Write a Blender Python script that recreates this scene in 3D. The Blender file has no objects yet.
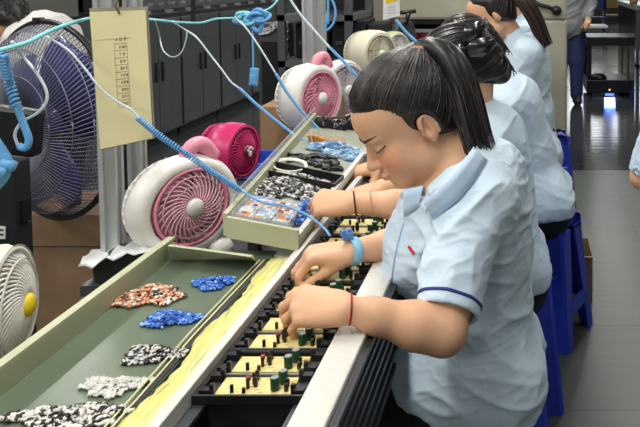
import bpy, math, random
import numpy as np
from mathutils import Vector, Matrix
from mathutils.bvhtree import BVHTree
random.seed(7); RNG = np.random.default_rng(7)
SC = bpy.context.scene; COL = SC.collection
pi = math.pi
# ------------------------------------------------------------------ camera (eye 1.4 m above the floor, looking along +Y)
FPX = 770.0; PX0 = 526.0; PY0 = 22.0; CAMZ = 1.4; PITCH = math.radians(3.5)
cam_d = bpy.data.cameras.new('camera'); cam = bpy.data.objects.new('camera', cam_d); COL.objects.link(cam)
cam.location = (0, 0, CAMZ); cam.rotation_euler = (pi/2 - PITCH, 0, 0)
cam_d.sensor_width = 36; cam_d.lens = FPX/640*36
cam_d.shift_x = (320-PX0)/640; cam_d.shift_y = -(213.5-PY0)/640
cam_d.clip_start = .05; cam_d.clip_end = 100
SC.camera = cam
def ray(px, py):
    u = (px-PX0)/FPX; v = (py-PY0)/FPX; c, s = math.cos(PITCH), math.sin(PITCH)
    return Vector((u, c-v*s, -s-v*c))
def P(px, py, Y):                       # the point at depth Y seen at that pixel
    d = ray(px, py); t = Y/d.y; return Vector((d.x*t, Y, CAMZ+d.z*t))
def PZ(px, py, Z):                      # the point at height Z
    d = ray(px, py); t = (Z-CAMZ)/d.z; return Vector((d.x*t, d.y*t, Z))
def PX(px, py, X):                      # the point at lateral X
    d = ray(px, py); t = X/d.x; return Vector((X, d.y*t, CAMZ+d.z*t))
# ------------------------------------------------------------------ materials
MATS = {}
def mat(name, col, rough=.5, metal=0., var=.12, scale=20., bump=0., bscale=None, spec=.5, stretch=(1,1,1), attr=False,
        alpha=1., trans=0., emit=None, estr=0., col2=None, coat=0., sheen=0., sss=0., ior=None):
    if name in MATS: return MATS[name]
    m = bpy.data.materials.new(name); m.use_nodes = True; nt = m.node_tree; N = nt.nodes; L = nt.links
    b = N['Principled BSDF']
    def setp(k, v):
        if k in b.inputs: b.inputs[k].default_value = v
    setp('Roughness', rough); setp('Metallic', metal); setp('Specular IOR Level', spec); setp('Alpha', alpha)
    setp('Transmission Weight', trans); setp('Coat Weight', coat); setp('Sheen Weight', sheen)
    if ior: setp('IOR', ior)
    if sss: setp('Subsurface Weight', sss); setp('Subsurface Radius', (.012,.005,.003)); setp('Subsurface Scale', 1.)
    tc = N.new('ShaderNodeTexCoord'); mp = N.new('ShaderNodeMapping'); mp.inputs['Scale'].default_value = stretch
    L.new(tc.outputs['Object'], mp.inputs['Vector'])
    nz = N.new('ShaderNodeTexNoise'); nz.inputs['Scale'].default_value = scale; nz.inputs['Detail'].default_value = 4
    L.new(mp.outputs['Vector'], nz.inputs['Vector'])
    rp = N.new('ShaderNodeValToRGB'); rp.color_ramp.elements[0].position = .3; rp.color_ramp.elements[1].position = .7
    c2 = col2 if col2 else tuple(min(1, c*(1+var)) for c in col)
    c1 = col if col2 else tuple(c*(1-var) for c in col)
    rp.color_ramp.elements[0].color = (*c1, 1); rp.color_ramp.elements[1].color = (*c2, 1)
    L.new(nz.outputs['Fac'], rp.inputs['Fac'])
    out = rp.outputs['Color']
    if attr:
        at = N.new('ShaderNodeAttribute'); at.attribute_name = 'tint'
        mx = N.new('ShaderNodeMixRGB'); mx.blend_type = 'MULTIPLY'; mx.inputs['Fac'].default_value = 1
        L.new(out, mx.inputs['Color1']); L.new(at.outputs['Color'], mx.inputs['Color2']); out = mx.outputs['Color']
    L.new(out, b.inputs['Base Color'])
    if bump:
        n2 = N.new('ShaderNodeTexNoise'); n2.inputs['Scale'].default_value = bscale or scale; n2.inputs['Detail'].default_value = 5
        L.new(mp.outputs['Vector'], n2.inputs['Vector'])
        bp = N.new('ShaderNodeBump'); bp.inputs['Strength'].default_value = bump; bp.inputs['Distance'].default_value = .01
        L.new(n2.outputs['Fac'], bp.inputs['Height']); L.new(bp.outputs['Normal'], b.inputs['Normal'])
    if emit:
        setp('Emission Color', (*emit, 1)); setp('Emission Strength', estr)
    MATS[name] = m; return m
def lin(r, g, b):                       # sRGB 0-255 -> linear
    f = lambda c: (c/255/12.92) if c/255 <= .04045 else ((c/255+.055)/1.055)**2.4
    return (f(r), f(g), f(b))
# ------------------------------------------------------------------ mesh builder
def frames(pts):
    pts = [Vector(p) for p in pts]; n = len(pts); T = []
    for i in range(n):
        t = pts[min(i+1, n-1)]-pts[max(i-1, 0)]; T.append(t.normalized() if t.length > 1e-9 else Vector((0,0,1)))
    up = Vector((0,0,1)) if abs(T[0].z) < .9 else Vector((1,0,0))
    a = T[0].cross(up).normalized(); out = []
    for i in range(n):
        a = (a - T[i]*a.dot(T[i])); a = a.normalized() if a.length > 1e-6 else T[i].orthogonal().normalized()
        out.append((a, T[i].cross(a)))
    return pts, out
def spline(pts, n):                     # Catmull-Rom through the points
    p = [Vector(q) for q in pts]; p = [p[0]*2-p[1]] + p + [p[-1]*2-p[-2]]; m = len(p)-3; out = []
    for i in range(n+1):
        u = i/n*m; k = min(int(u), m-1); t = u-k; a, b, c, d = p[k:k+4]
        out.append(.5*((2*b)+(c-a)*t+(2*a-5*b+4*c-d)*t*t+(3*b-a-3*c+d)*t*t*t))
    return out
class MB:
    def __init__(s): s.v = []; s.f = []; s.m = []
    def add(s, vs, fs, mi=0):
        o = len(s.v); s.v += [tuple(v) for v in vs]; s.f += [tuple(i+o for i in f) for f in fs]; s.m += [mi]*len(fs); return s
    def box(s, c, size, R=None, mi=0, taper=1.):
        x, y, z = size[0]/2, size[1]/2, size[2]/2; t = taper
        vs = [(-x,-y,-z),(x,-y,-z),(x,y,-z),(-x,y,-z),(-x*t,-y*t,z),(x*t,-y*t,z),(x*t,y*t,z),(-x*t,y*t,z)]
        c = Vector(c); vs = [(R @ Vector(v) if R else Vector(v))+c for v in vs]
        return s.add(vs, [(3,2,1,0),(4,5,6,7),(0,1,5,4),(1,2,6,5),(2,3,7,6),(3,0,4,7)], mi)
    def bx(s, a, b, mi=0):
        return s.box([(a[i]+b[i])/2 for i in range(3)], [abs(b[i]-a[i]) for i in range(3)], None, mi)
    def tube(s, pts, r, seg=8, mi=0, caps=True):
        pts, fr = frames(pts); n = len(pts); vs = []; fs = []
        for i, p in enumerate(pts):
            ri = r(i/(n-1)) if callable(r) else r
            for k in range(seg):
                a = 2*pi*k/seg; vs.append(p+fr[i][0]*(math.cos(a)*ri)+fr[i][1]*(math.sin(a)*ri))
        for i in range(n-1):
            for k in range(seg):
                k2 = (k+1) % seg; fs.append((i*seg+k, i*seg+k2, (i+1)*seg+k2, (i+1)*seg+k))
        if caps: fs += [tuple(range(seg))[::-1], tuple(range((n-1)*seg, n*seg))]
        return s.add(vs, fs, mi)
    def lathe(s, prof, M=None, seg=32, mi=0, ex=1., close=False, arc=None):   # prof: (r, z) about local Z
        n = len(prof); vs = []; fs = []
        for r, z in prof:
            for k in range(seg):
                a = 2*pi*k/seg; v = Vector((r*math.cos(a)*ex, r*math.sin(a), z)); vs.append(M @ v if M else v)
        rng = n if close else n-1
        for i in range(rng):
            j = (i+1) % n
            for k in range(seg):
                k2 = (k+1) % seg; fs.append((i*seg+k, i*seg+k2, j*seg+k2, j*seg+k))
        if not close:
            if prof[0][0] > 1e-6: fs.append(tuple(range(seg))[::-1])
            if prof[-1][0] > 1e-6: fs.append(tuple(range((n-1)*seg, n*seg)))
        return s.add(vs, fs, mi)
    def loft(s, rings, closed=True, caps=True, mi=0):
        n = len(rings); k = len(rings[0]); vs = [v for r in rings for v in r]; fs = []
        for i in range(n-1):
            for j in range(k if closed else k-1):
                j2 = (j+1) % k; fs.append((i*k+j, i*k+j2, (i+1)*k+j2, (i+1)*k+j))
        if caps and closed: fs += [tuple(range(k))[::-1], tuple(range((n-1)*k, n*k))]
        return s.add(vs, fs, mi)
    def build(s, name, mats, parent=None, smooth=False, bevel=0., solid=0., loc=None):
        me = bpy.data.meshes.new(name); me.from_pydata(s.v, [], s.f)
        mats = mats if isinstance(mats, (list, tuple)) else [mats]
        for m in mats: me.materials.append(m)
        if any(s.m): me.polygons.foreach_set('material_index', s.m)
        if smooth: me.polygons.foreach_set('use_smooth', [True]*len(s.f))
        me.update(); o = bpy.data.objects.new(name, me); COL.objects.link(o)
        if parent: o.parent = parent
        if loc is not None: o.location = loc
        if solid:
            md = o.modifiers.new('solid', 'SOLIDIFY'); md.thickness = solid; md.offset = 0
        if bevel:
            md = o.modifiers.new('bevel', 'BEVEL'); md.width = bevel; md.segments = 2; md.limit_method = 'ANGLE'
        return o
def tag(o, label=None, cat=None, group=None, kind=None):
    if label: o['label'] = label
    if cat: o['category'] = cat
    if group: o['group'] = group
    if kind: o['kind'] = kind
    return o
def thing(name, label, cat, loc=(0,0,0), rz=0., group=None):
    o = bpy.data.objects.new(name, None); COL.objects.link(o); o.location = loc; o.rotation_euler = (0,0,rz); o.empty_display_size = .05
    return tag(o, label, cat, group)
def struct(o): return tag(o, kind='structure')
def dup(root, loc, rz=None, label=None):
    r = root.copy(); COL.objects.link(r); r.location = loc
    if rz is not None: r.rotation_euler = (0,0,rz)
    if label: r['label'] = label
    for ch in list(root.children):
        c = ch.copy(); COL.objects.link(c); c.parent = r
        for g in ch.children:
            d = g.copy(); COL.objects.link(d); d.parent = c
    return r
RX = lambda a: Matrix.Rotation(a, 3, 'X'); RY = lambda a: Matrix.Rotation(a, 3, 'Y'); RZ = lambda a: Matrix.Rotation(a, 3, 'Z')
# ------------------------------------------------------------------ value noise (numpy)
_T = RNG.random((32, 32, 32)).astype(np.float32)
def vnoise(p):
    p = np.asarray(p, np.float32); i = np.floor(p).astype(int); f = p-i; f = f*f*(3-2*f); r = 0
    for dx in (0, 1):
        for dy in (0, 1):
            for dz in (0, 1):
                w = (f[:,0] if dx else 1-f[:,0])*(f[:,1] if dy else 1-f[:,1])*(f[:,2] if dz else 1-f[:,2])
                r = r + w*_T[(i[:,0]+dx) % 32, (i[:,1]+dy) % 32, (i[:,2]+dz) % 32]
    return r
# ------------------------------------------------------------------ signed-distance modelling for bodies and clothes
A = lambda v: np.array(v, float)
class SDF:
    def __init__(s, lo, hi, h):
        s.lo = A(lo); s.h = h; s.n = np.ceil((A(hi)-s.lo)/h).astype(int)+1; s.f = np.full(s.n, .1, np.float32)
    def op(s, fn, lo, hi, k=.01, mode='u', pad=.03):
        pad = max(pad, k)
        i0 = np.clip(np.floor((A(lo)-pad-s.lo)/s.h).astype(int), 0, s.n-1); i1 = np.clip(np.ceil((A(hi)+pad-s.lo)/s.h).astype(int)+1, 1, s.n)
        if np.any(i1 <= i0): return s
        g = [(s.lo[a]+s.h*np.arange(i0[a], i1[a])).astype(np.float32) for a in range(3)]
        d = fn(g[0][:,None,None], g[1][None,:,None], g[2][None,None,:])
        sl = tuple(slice(i0[a], i1[a]) for a in range(3)); f = s.f[sl]
        if mode == 'u':
            h = np.maximum(k-np.abs(f-d), 0)/k; s.f[sl] = np.minimum(f, d)-h*h*k*.25
        elif mode == 's':
            d = -d; h = np.maximum(k-np.abs(f-d), 0)/k; s.f[sl] = np.maximum(f, d)+h*h*k*.25
        return s
    def cone(s, a, b, ra, rb, k=.01, mode='u', clip=None, sc=(1,1,1)):
        a = A(a); b = A(b); sc = A(sc); ba = (b-a)/sc; L2 = max(float(ba @ ba), 1e-9); ms = float(sc.min())
        def fn(x, y, z):
            x = (x-a[0])/sc[0]; y = (y-a[1])/sc[1]; z = (z-a[2])/sc[2]
            t = np.clip((x*ba[0]+y*ba[1]+z*ba[2])/L2, 0, 1)
            d = (np.sqrt((x-t*ba[0])**2+(y-t*ba[1])**2+(z-t*ba[2])**2)-(ra+(rb-ra)*t))*ms
            if clip is not None:
                q, nn = clip; X = x*sc[0]+a[0]; Y = y*sc[1]+a[1]; Z = z*sc[2]+a[2]
                d = np.maximum(d, (X-q[0])*nn[0]+(Y-q[1])*nn[1]+(Z-q[2])*nn[2])
            return d
        R = max(ra, rb)*sc
        return s.op(fn, np.minimum(a, b)-R, np.maximum(a, b)+R, k, mode)
    def ell(s, c, r, R=None, k=.01, mode='u', cut=None):
        c = A(c); r = A(r); M = np.eye(3) if R is None else np.array(R)      # columns of R: local axes in the world
        def fn(x, y, z):
            x = x-c[0]; y = y-c[1]; z = z-c[2]
            q = [M[0,i]*x+M[1,i]*y+M[2,i]*z for i in range(3)]
            k0 = np.sqrt(sum((q[i]/r[i])**2 for i in range(3))); k1 = np.sqrt(sum((q[i]/r[i]**2)**2 for i in range(3)))+1e-9
            d = k0*(k0-1)/k1
            if cut is not None:
                for (pn, pd, ks) in cut: d = np.maximum(d, q[0]*pn[0]+q[1]*pn[1]+q[2]*pn[2]-pd)
            return d
        m = r.max()
        return s.op(fn, c-m, c+m, k, mode)
    def chain(s, pts, rs, k=.01, **kw):
        for i in range(len(pts)-1): s.cone(pts[i], pts[i+1], rs[i], rs[i+1], k, **kw)
        return s
    def cut(s, q, n, lo, hi):
        q = A(q); n = A(n); return s.op(lambda x, y, z: -((x-q[0])*n[0]+(y-q[1])*n[1]+(z-q[2])*n[2]), lo, hi, .004, 's', 0)
    def mesh(s, smooth=2):
        f = s.f; n = np.array(f.shape)-1; neg = f < 0
        cnt = np.zeros(n, np.int8); cs = [(i, j, k) for i in (0,1) for j in (0,1) for k in (0,1)]
        for (i, j, k) in cs: cnt += neg[i:n[0]+i, j:n[1]+j, k:n[2]+k]
        cells = np.argwhere((cnt > 0) & (cnt < 8)); idx = -np.ones(n, np.int32); idx[tuple(cells.T)] = np.arange(len(cells))
        val = {c: f[cells[:,0]+c[0], cells[:,1]+c[1], cells[:,2]+c[2]] for c in cs}
        acc = np.zeros((len(cells), 3)); num = np.zeros(len(cells))
        for c in cs:
            for a in range(3):
                if c[a]: continue
                e = list(c); e[a] = 1; v0 = val[c]; v1 = val[tuple(e)]; m = (v0 < 0) != (v1 < 0)
                t = np.where(m, v0/np.where(m, v0-v1, 1), 0); pt = np.tile(A(c), (len(cells), 1)); pt[:,a] = t
                acc += pt*m[:,None]; num += m
        V = s.lo+s.h*(cells+acc/num[:,None]); F = []
        for a in range(3):
            b, c = (a+1) % 3, (a+2) % 3; sl0 = [slice(None)]*3; sl1 = [slice(None)]*3; sl0[a] = slice(0, -1); sl1[a] = slice(1, None)
            n0 = neg[tuple(sl0)]; E = np.argwhere(n0 != neg[tuple(sl1)])
            E = E[(E[:,b] > 0) & (E[:,c] > 0) & (E[:,b] < n[b]) & (E[:,c] < n[c])]
            q = []
            for (db, dc) in ((1,1),(0,1),(0,0),(1,0)):
                g = E.copy(); g[:,b] -= db; g[:,c] -= dc; q.append(idx[tuple(g.T)])
            q = np.stack(q, 1); flip = ~n0[tuple(E.T)]; q[flip] = q[flip][:, ::-1]; F.append(q)
        F = np.concatenate(F); F = F[(F >= 0).all(1)]
        for _ in range(smooth):
            acc = np.zeros_like(V); num = np.zeros(len(V))
            for i in range(4):
                a, b = F[:,i], F[:,(i+1) % 4]
                for ax in range(3):
                    acc[:,ax] += np.bincount(a, V[b,ax], len(V))+np.bincount(b, V[a,ax], len(V))
                num += np.bincount(a, minlength=len(V))+np.bincount(b, minlength=len(V))
            V = V*.45+.55*acc/np.maximum(num, 1)[:,None]
        return V, F
def vnormals(V, F):
    d = np.cross(V[F[:,2]]-V[F[:,0]], V[F[:,3]]-V[F[:,1]]); N = np.zeros_like(V)
    for i in range(4):
        for ax in range(3): N[:,ax] += np.bincount(F[:,i], d[:,ax], len(V))
    return N/np.maximum(np.linalg.norm(N, axis=1), 1e-12)[:,None]
def quadmesh(name, V, F, mats, parent=None, tint=None, mi=None):
    me = bpy.data.meshes.new(name); me.vertices.add(len(V)); me.vertices.foreach_set('co', V.astype(np.float32).ravel())
    me.loops.add(F.size); me.loops.foreach_set('vertex_index', F.astype(np.int32).ravel()); me.polygons.add(len(F))
    me.polygons.foreach_set('loop_start', np.arange(0, F.size, 4, dtype=np.int32)); me.polygons.foreach_set('loop_total', np.full(len(F), 4, np.int32))
    for m in (mats if isinstance(mats, (list, tuple)) else [mats]): me.materials.append(m)
    if mi is not None: me.polygons.foreach_set('material_index', mi.astype(np.int32))
    me.update(calc_edges=True); me.validate(); me.polygons.foreach_set('use_smooth', np.ones(len(me.polygons), bool))
    if tint is not None:
        at = me.color_attributes.new('tint', 'FLOAT_COLOR', 'POINT')
        at.data.foreach_set('color', np.concatenate([tint, np.ones((len(V), 1))], 1).astype(np.float32).ravel())
    o = bpy.data.objects.new(name, me); COL.objects.link(o)
    if parent: o.parent = parent
    return o
EXPO = 0.0; LPOW = {(-.62,-2.2):22,(-3.0,-1.6):34,(-3.0,.5):40,(-3.0,2.6):34,(1.1,1.0):6,(1.1,3.4):11}
# ================================================================== materials of the place
M_floor_n = mat('floor_near', lin(98,102,92), .38, 0, .10, 2.2, .08, 60, spec=.4)
M_white = mat('white_paint', lin(212,212,204), .35, 0, .05, 30)
M_beige = mat('beige_panel', lin(182,184,152), .45, 0, .04, 12)
M_beige2 = mat('beige_machine', lin(176,172,152), .5, 0, .04, 6)
M_belt = mat('green_belt', lin(96,110,90), .3, 0, .07, 9, .05, 200, spec=.5, stretch=(3,.5,1))
M_yel = mat('yellow_strip', lin(204,196,76), .5, 0, col2=lin(236,230,166), scale=40, stretch=(5,.5,1))
M_alu = mat('aluminium', lin(192,194,194), .35, .45, .06, 30, stretch=(8,8,.4))
M_aludk = mat('dark_aluminium', lin(84,88,92), .4, .6, .08, 30, stretch=(8,.4,8))
M_black = mat('black_plastic', lin(24,25,27), .4, 0, .2, 30)
M_blackm = mat('black_matte', lin(16,17,19), .7, 0, .2, 20)
M_cab = mat('cabinet_black', lin(74,76,78), .45, 0, .1, 8)
M_clear = mat('clear_plastic', (.9,.93,.95), .15, 0, .02, 10, alpha=.25)
M_frost = mat('frosted_sheet', lin(222,224,224), .3, 0, .05, 14, .3, 30, alpha=.88)
M_board = mat('yellow_board', lin(222,202,122), .5, 0, col2=lin(232,216,150), scale=50)
M_capg = mat('green_sleeve', lin(22,70,40), .35, 0, .1, 40)
M_silver = mat('silver_metal', lin(200,202,204), .3, .8, .05, 40)
M_red = mat('red_plastic', lin(150,40,44), .4, 0, .1, 40)
M_card = mat('cardboard', lin(150,118,84), .75, 0, .08, 12, .1, 80)
M_cardd = mat('wrapped_cardboard', lin(150,120,92), .35, 0, .14, 7, .35, 10)
M_cardl = mat('pale_cardboard', lin(186,160,118), .75, 0, .06, 12)
M_fw = mat('white_plastic', lin(232,230,222), .35, 0, .02, 10)
M_fc = mat('cream_plastic', lin(226,220,196), .4, 0, .03, 10)
M_fp = mat('pink_plastic', lin(238,150,172), .35, 0, .03, 10)
M_fpl = mat('pale_pink_plastic', lin(246,192,206), .35, 0, .03, 10)
M_fh = mat('hot_pink_plastic', lin(196,40,104), .35, 0, .05, 10)
M_fhd = mat('deep_pink_plastic', lin(120,16,62), .4, 0, .05, 10)
M_fg = mat('pale_green_plastic', lin(196,210,160), .4, 0, .03, 10)
M_fl = mat('lilac_plastic', lin(214,208,214), .4, 0, .03, 10)
M_fy = mat('yellow_plastic', lin(236,204,30), .4, 0, .03, 10)
M_blade = mat('blue_blade', lin(70,70,132), .25, 0, .1, 6, spec=.6)
M_cyan = mat('cyan_cord', lin(130,212,214), .4, 0, .05, 20)
M_bluec = mat('blue_cord', lin(104,168,220), .4, 0, .05, 20)
M_whitec = mat('pale_cord', lin(206,222,228), .4, 0, .05, 20)
M_bluep = mat('blue_stool_plastic', lin(52,76,206), .32, 0, .05, 10, spec=.5)
M_paper = mat('cream_card', lin(236,224,174), .6, 0, .03, 14)
M_ink = mat('brown_ink', lin(140,126,84), .8, 0, .05, 40)
M_whitet = mat('white_label', lin(225,226,224), .6, 0, .02, 30)
M_glass = mat('dark_glass', lin(30,33,36), .12, 0, .1, 10, spec=.6)
M_wood = mat('pale_wood', lin(196,166,112), .5, 0, .1, 20, stretch=(6,6,1))
M_bin = mat('black_bin', lin(26,27,30), .45, 0, .1, 30)
# ================================================================== room shell
f = MB().bx((-6.5,-4.,-.1), (4.2,22.2,0)).build('floor', None)
m = bpy.data.materials.new('factory_floor'); m.use_nodes = True; nt = m.node_tree; N = nt.nodes; L = nt.links; b = N['Principled BSDF']
tc = N.new('ShaderNodeTexCoord'); sp = N.new('ShaderNodeSeparateXYZ'); L.new(tc.outputs['Object'], sp.inputs['Vector'])
def mth(op, a, b_=None):
    q = N.new('ShaderNodeMath'); q.operation = op
    for i, v in enumerate((a, b_)):
        if v is None: continue
        if isinstance(v, (int, float)): q.inputs[i].default_value = v
        else: L.new(v, q.inputs[i])
    return q.outputs[0]
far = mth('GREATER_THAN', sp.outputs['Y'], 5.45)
nz = N.new('ShaderNodeTexNoise'); nz.inputs['Scale'].default_value = 2.6; nz.inputs['Detail'].default_value = 6; L.new(tc.outputs['Object'], nz.inputs['Vector'])
bt = N.new('ShaderNodeTexBrick'); bt.inputs['Scale'].default_value = 1.; bt.inputs['Mortar Size'].default_value = .006
bt.inputs['Brick Width'].default_value = .6; bt.inputs['Row Height'].default_value = .6; bt.offset = 0
L.new(tc.outputs['Object'], bt.inputs['Vector'])
bt.inputs['Color1'].default_value = (*lin(74,79,71),1); bt.inputs['Color2'].default_value = (*lin(69,74,66),1); bt.inputs['Mortar'].default_value = (*lin(57,61,55),1)
def mix(fac, a, b_, bl='MIX'):
    q = N.new('ShaderNodeMixRGB'); q.blend_type = bl
    for i, v in zip(('Fac','Color1','Color2'), (fac, a, b_)):
        if isinstance(v, (int, float)): q.inputs[i].default_value = v
        elif isinstance(v, tuple): q.inputs[i].default_value = (*v, 1)
        else: L.new(v, q.inputs[i])
    return q.outputs[0]
rp = N.new('ShaderNodeValToRGB'); rp.color_ramp.elements[0].color = (.72,.72,.72,1); rp.color_ramp.elements[1].color = (1.12,1.12,1.12,1); L.new(nz.outputs['Fac'], rp.inputs['Fac'])
near_c = mix(1., bt.outputs['Color'], rp.outputs['Color'], 'MULTIPLY')
vfar = mth('GREATER_THAN', sp.outputs['Y'], 9.6)  # far end coloured lighter in place of bright reflected light
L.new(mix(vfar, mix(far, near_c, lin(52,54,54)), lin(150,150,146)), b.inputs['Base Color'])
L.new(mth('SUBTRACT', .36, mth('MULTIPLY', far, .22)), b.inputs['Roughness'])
mp2 = N.new('ShaderNodeMapping'); mp2.inputs['Scale'].default_value = (.6,5,1); L.new(tc.outputs['Object'], mp2.inputs['Vector'])
n3 = N.new('ShaderNodeTexNoise'); n3.inputs['Scale'].default_value = 2.5; L.new(mp2.outputs['Vector'], n3.inputs['Vector'])
bp = N.new('ShaderNodeBump'); bp.inputs['Strength'].default_value = .12; bp.inputs['Distance'].default_value = .02
L.new(n3.outputs['Fac'], bp.inputs['Height']); L.new(bp.outputs['Normal'], b.inputs['Normal'])
f.data.materials[0] = m; struct(f)
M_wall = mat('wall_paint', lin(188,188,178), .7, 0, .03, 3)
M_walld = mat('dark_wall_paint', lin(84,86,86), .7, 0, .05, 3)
struct(MB().bx((-6.5,-4.,0), (-6.4,22.2,3.6)).build('wall_left', M_wall))
struct(MB().bx((4.1,-4.,0), (4.2,22.2,3.6)).build('wall_right', M_wall))
wb = MB(); wb.bx((-6.4,22.1,0), (4.1,22.2,2.0)); wb.bx((-6.4,22.1,3.3), (4.1,22.2,3.6))
for x0, x1 in ((-6.4,-.1),(.9,1.2),(2.2,2.5),(3.5,4.1)): wb.bx((x0,22.1,2.0), (x1,22.2,3.3))
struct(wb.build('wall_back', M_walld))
M_day = mat('daylight_pane', (.9,.95,1), .5, emit=(.9,.96,1), estr=4.5)
for i, x0 in enumerate((-.1,1.2,2.5)):
    w = struct(MB().bx((x0,22.14,2.0), (x0+1,22.16,3.3)).build('window_%d' % (i+1), M_day))
    fr = MB(); fr.bx((x0+.48,22.09,2.0), (x0+.52,22.13,3.3)); fr.bx((x0,22.09,2.63), (x0+1,22.13,2.67)); fr.build('window_frame', M_white, w)
struct(MB().bx((-6.5,-4.,3.6), (4.2,22.2,3.7)).build('ceiling', mat('ceiling_paint', lin(205,205,200), .8, 0, .03, 3)))
# ceiling tube lights (unseen; the nearest added to brighten card and fans)
M_tube = mat('lit_tube', (1,1,1), .5, emit=(1,.98,.94), estr=14)
LIGHTS = [(-.62,-2.2),(-.62,.4),(-.62,2.2),(-.62,4.2),(-.62,6.6),(-.62,9.5),(1.1,1.0),(1.1,3.4),(1.1,6.0),(1.1,9.0),(1.1,12.5),(-3.0,-1.6),(-3.0,.5),(-3.0,2.6),(-3.0,5.0),(-3.0,8.0)]
for i, (x, y) in enumerate(LIGHTS):
    t = thing('tube_light', 'long white tube light hanging over the %s, number %d from the near end' % ({-.62:'assembly line',1.1:'aisle',-3.0:'cabinets'}[x], [q for q in LIGHTS if q[0] == x].index((x, y))+1), 'lamp', (x,y,2.75), 0, 'ceiling tube lights')
    MB().bx((-.05,-.62,.0), (.05,.62,.05)).build('housing', M_white, t)
    MB().tube([(0,-.6,-.02),(0,.6,-.02)], .017, 8).build('tube', M_tube, t)
    MB().tube([(0,-.5,.05),(0,-.5,.85)], .006, 6).tube([(0,.5,.05),(0,.5,.85)], .006, 6).build('hanger', M_alu, t)
    ld = bpy.data.lights.new('tube_glow', 'AREA'); ld.shape = 'RECTANGLE'; ld.size = .16; ld.size_y = 1.2; ld.energy = LPOW.get((x, y), 25)
    ld.color = (1,.985,.95); lo = bpy.data.objects.new('tube_glow', ld); COL.objects.link(lo); lo.location = (0,0,-.05); lo.parent = t
wd = bpy.data.worlds.new('world'); SC.world = wd; wd.use_nodes = True
wd.node_tree.nodes['Background'].inputs[0].default_value = (.86,.93,1,1); wd.node_tree.nodes['Background'].inputs[1].default_value = .22
SC.view_settings.view_transform = 'Standard'; SC.view_settings.look = 'None'; SC.view_settings.gamma = 1; SC.view_settings.exposure = EXPO
# ================================================================== assembly conveyor
Y0, Y1 = .45, 3.7
cv = thing('assembly_conveyor', 'long assembly conveyor with green belt, yellow strip and white rails', 'conveyor', (0,0,0))
MB().bx((-.775,Y0,.74), (-.556,1.70,.78)).build('belt', M_belt, cv)
ys = MB(); ny = 90; pr = None; rows = []
for i in range(ny+1):
    y = Y0+(1.645-Y0)*i/ny; rows.append([(-.556+.006*math.sin(y*23)+.006*random.random(), y, .7815),(-.53,y,.784+.001*random.random()),(-.505,y,.7825)])
ys.loft([[Vector(p) for p in r] for r in rows], closed=False, caps=False).build('yellow_strip', M_yel, cv, True, solid=.003)
sc_ = MB()
for k in range(26):
    y = random.uniform(.7,1.6); x = random.uniform(-.55,-.51); l = random.uniform(.03,.12); dx = random.uniform(-.006,.006)
    sc_.tube([(x,y,.786),(x+dx*.4,y+l*.5,.7865),(x+dx,y+l,.786)], .0011, 4)
for x in (-.566,-.576): sc_.tube([(x,Y0,.785),(x+.003,1.0,.786),(x-.002,1.3,.786),(x,1.63,.785)], .0016, 5)
sc_.build('clear_film', mat('pale_film', lin(226,222,176), .25, 0, .05, 30), cv)
MB().bx((-.571,Y0,.78), (-.558,1.64,.783)).build('guide_strip', M_aludk, cv)
MB().bx((-.506,Y0,.70), (-.489,Y1,.80)).build('back_rail', M_white, cv, bevel=.002)
MB().bx((-.489,Y0,.765), (-.470,Y1,.772)).bx((-.340,Y0,.765), (-.320,Y1,.772)).build('pallet_ledge', M_aludk, cv)
MB().bx((-.320,Y0,.70), (-.268,Y1,.80)).build('front_rail', mat('worn_white_rail', lin(214,212,204), .35, .0, .06, 40, .15, 90), cv, bevel=.003)
e = MB(); e.bx((-.268,Y0,.60), (-.262,Y1,.79))
for z in (.785,.765,.742,.715,.69,.66,.63): e.bx((-.262,Y0,z-.004), (-.256,Y1,z+.004))
e.build('side_extrusion', M_aludk, cv)
MB().bx((-.49,Y0,.56), (-.32,Y1,.60)).build('dark_void_floor', M_blackm, cv)  # black plate put in for the dark void below the pallets
MB().bx((-.488,1.10,.60), (-.32,1.106,.765)).build('dark_void_plate', M_blackm, cv); MB().bx((-.4885,Y0,.60), (-.4865,Y1,.765)).build('dark_void_side', M_blackm, cv)  # black sheets added to darken the hollow under the front pallet
w = MB(); w.bx((-.783,Y0,.60), (-.775,1.66,.822)); w.bx((-.787,Y0,.820), (-.771,1.66,.826)); w.build('side_wall', M_beige, cv)
a0, a1 = PZ(167.5,246,.822), PZ(251,257,.822); b0, b1 = PZ(171,260,.781), PZ(252,260.5,.781)
w = MB(); dn = Vector((0,.012,0)); w.loft([[a0,a1,a1+dn,a0+dn],[b0,b1,b1+dn*3+Vector((0,0,-.02)),b0+dn*3+Vector((0,0,-.02))]]); w.build('end_wall', M_beige, cv)
MB().bx((-.79,1.66,.64), (-.49,Y1,.70)).build('rear_frame', M_aludk, cv)
MB().bx((-1.02,1.72,.665), (-.79,Y1+.9,.69)).build('side_shelf', M_aludk, cv)
for y in (.6,2.0,3.5):
    for x in (-.75,-.30): MB().bx((x-.025,y-.025,0), (x+.025,y+.025,.62)).build('leg', M_alu, cv)
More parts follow.
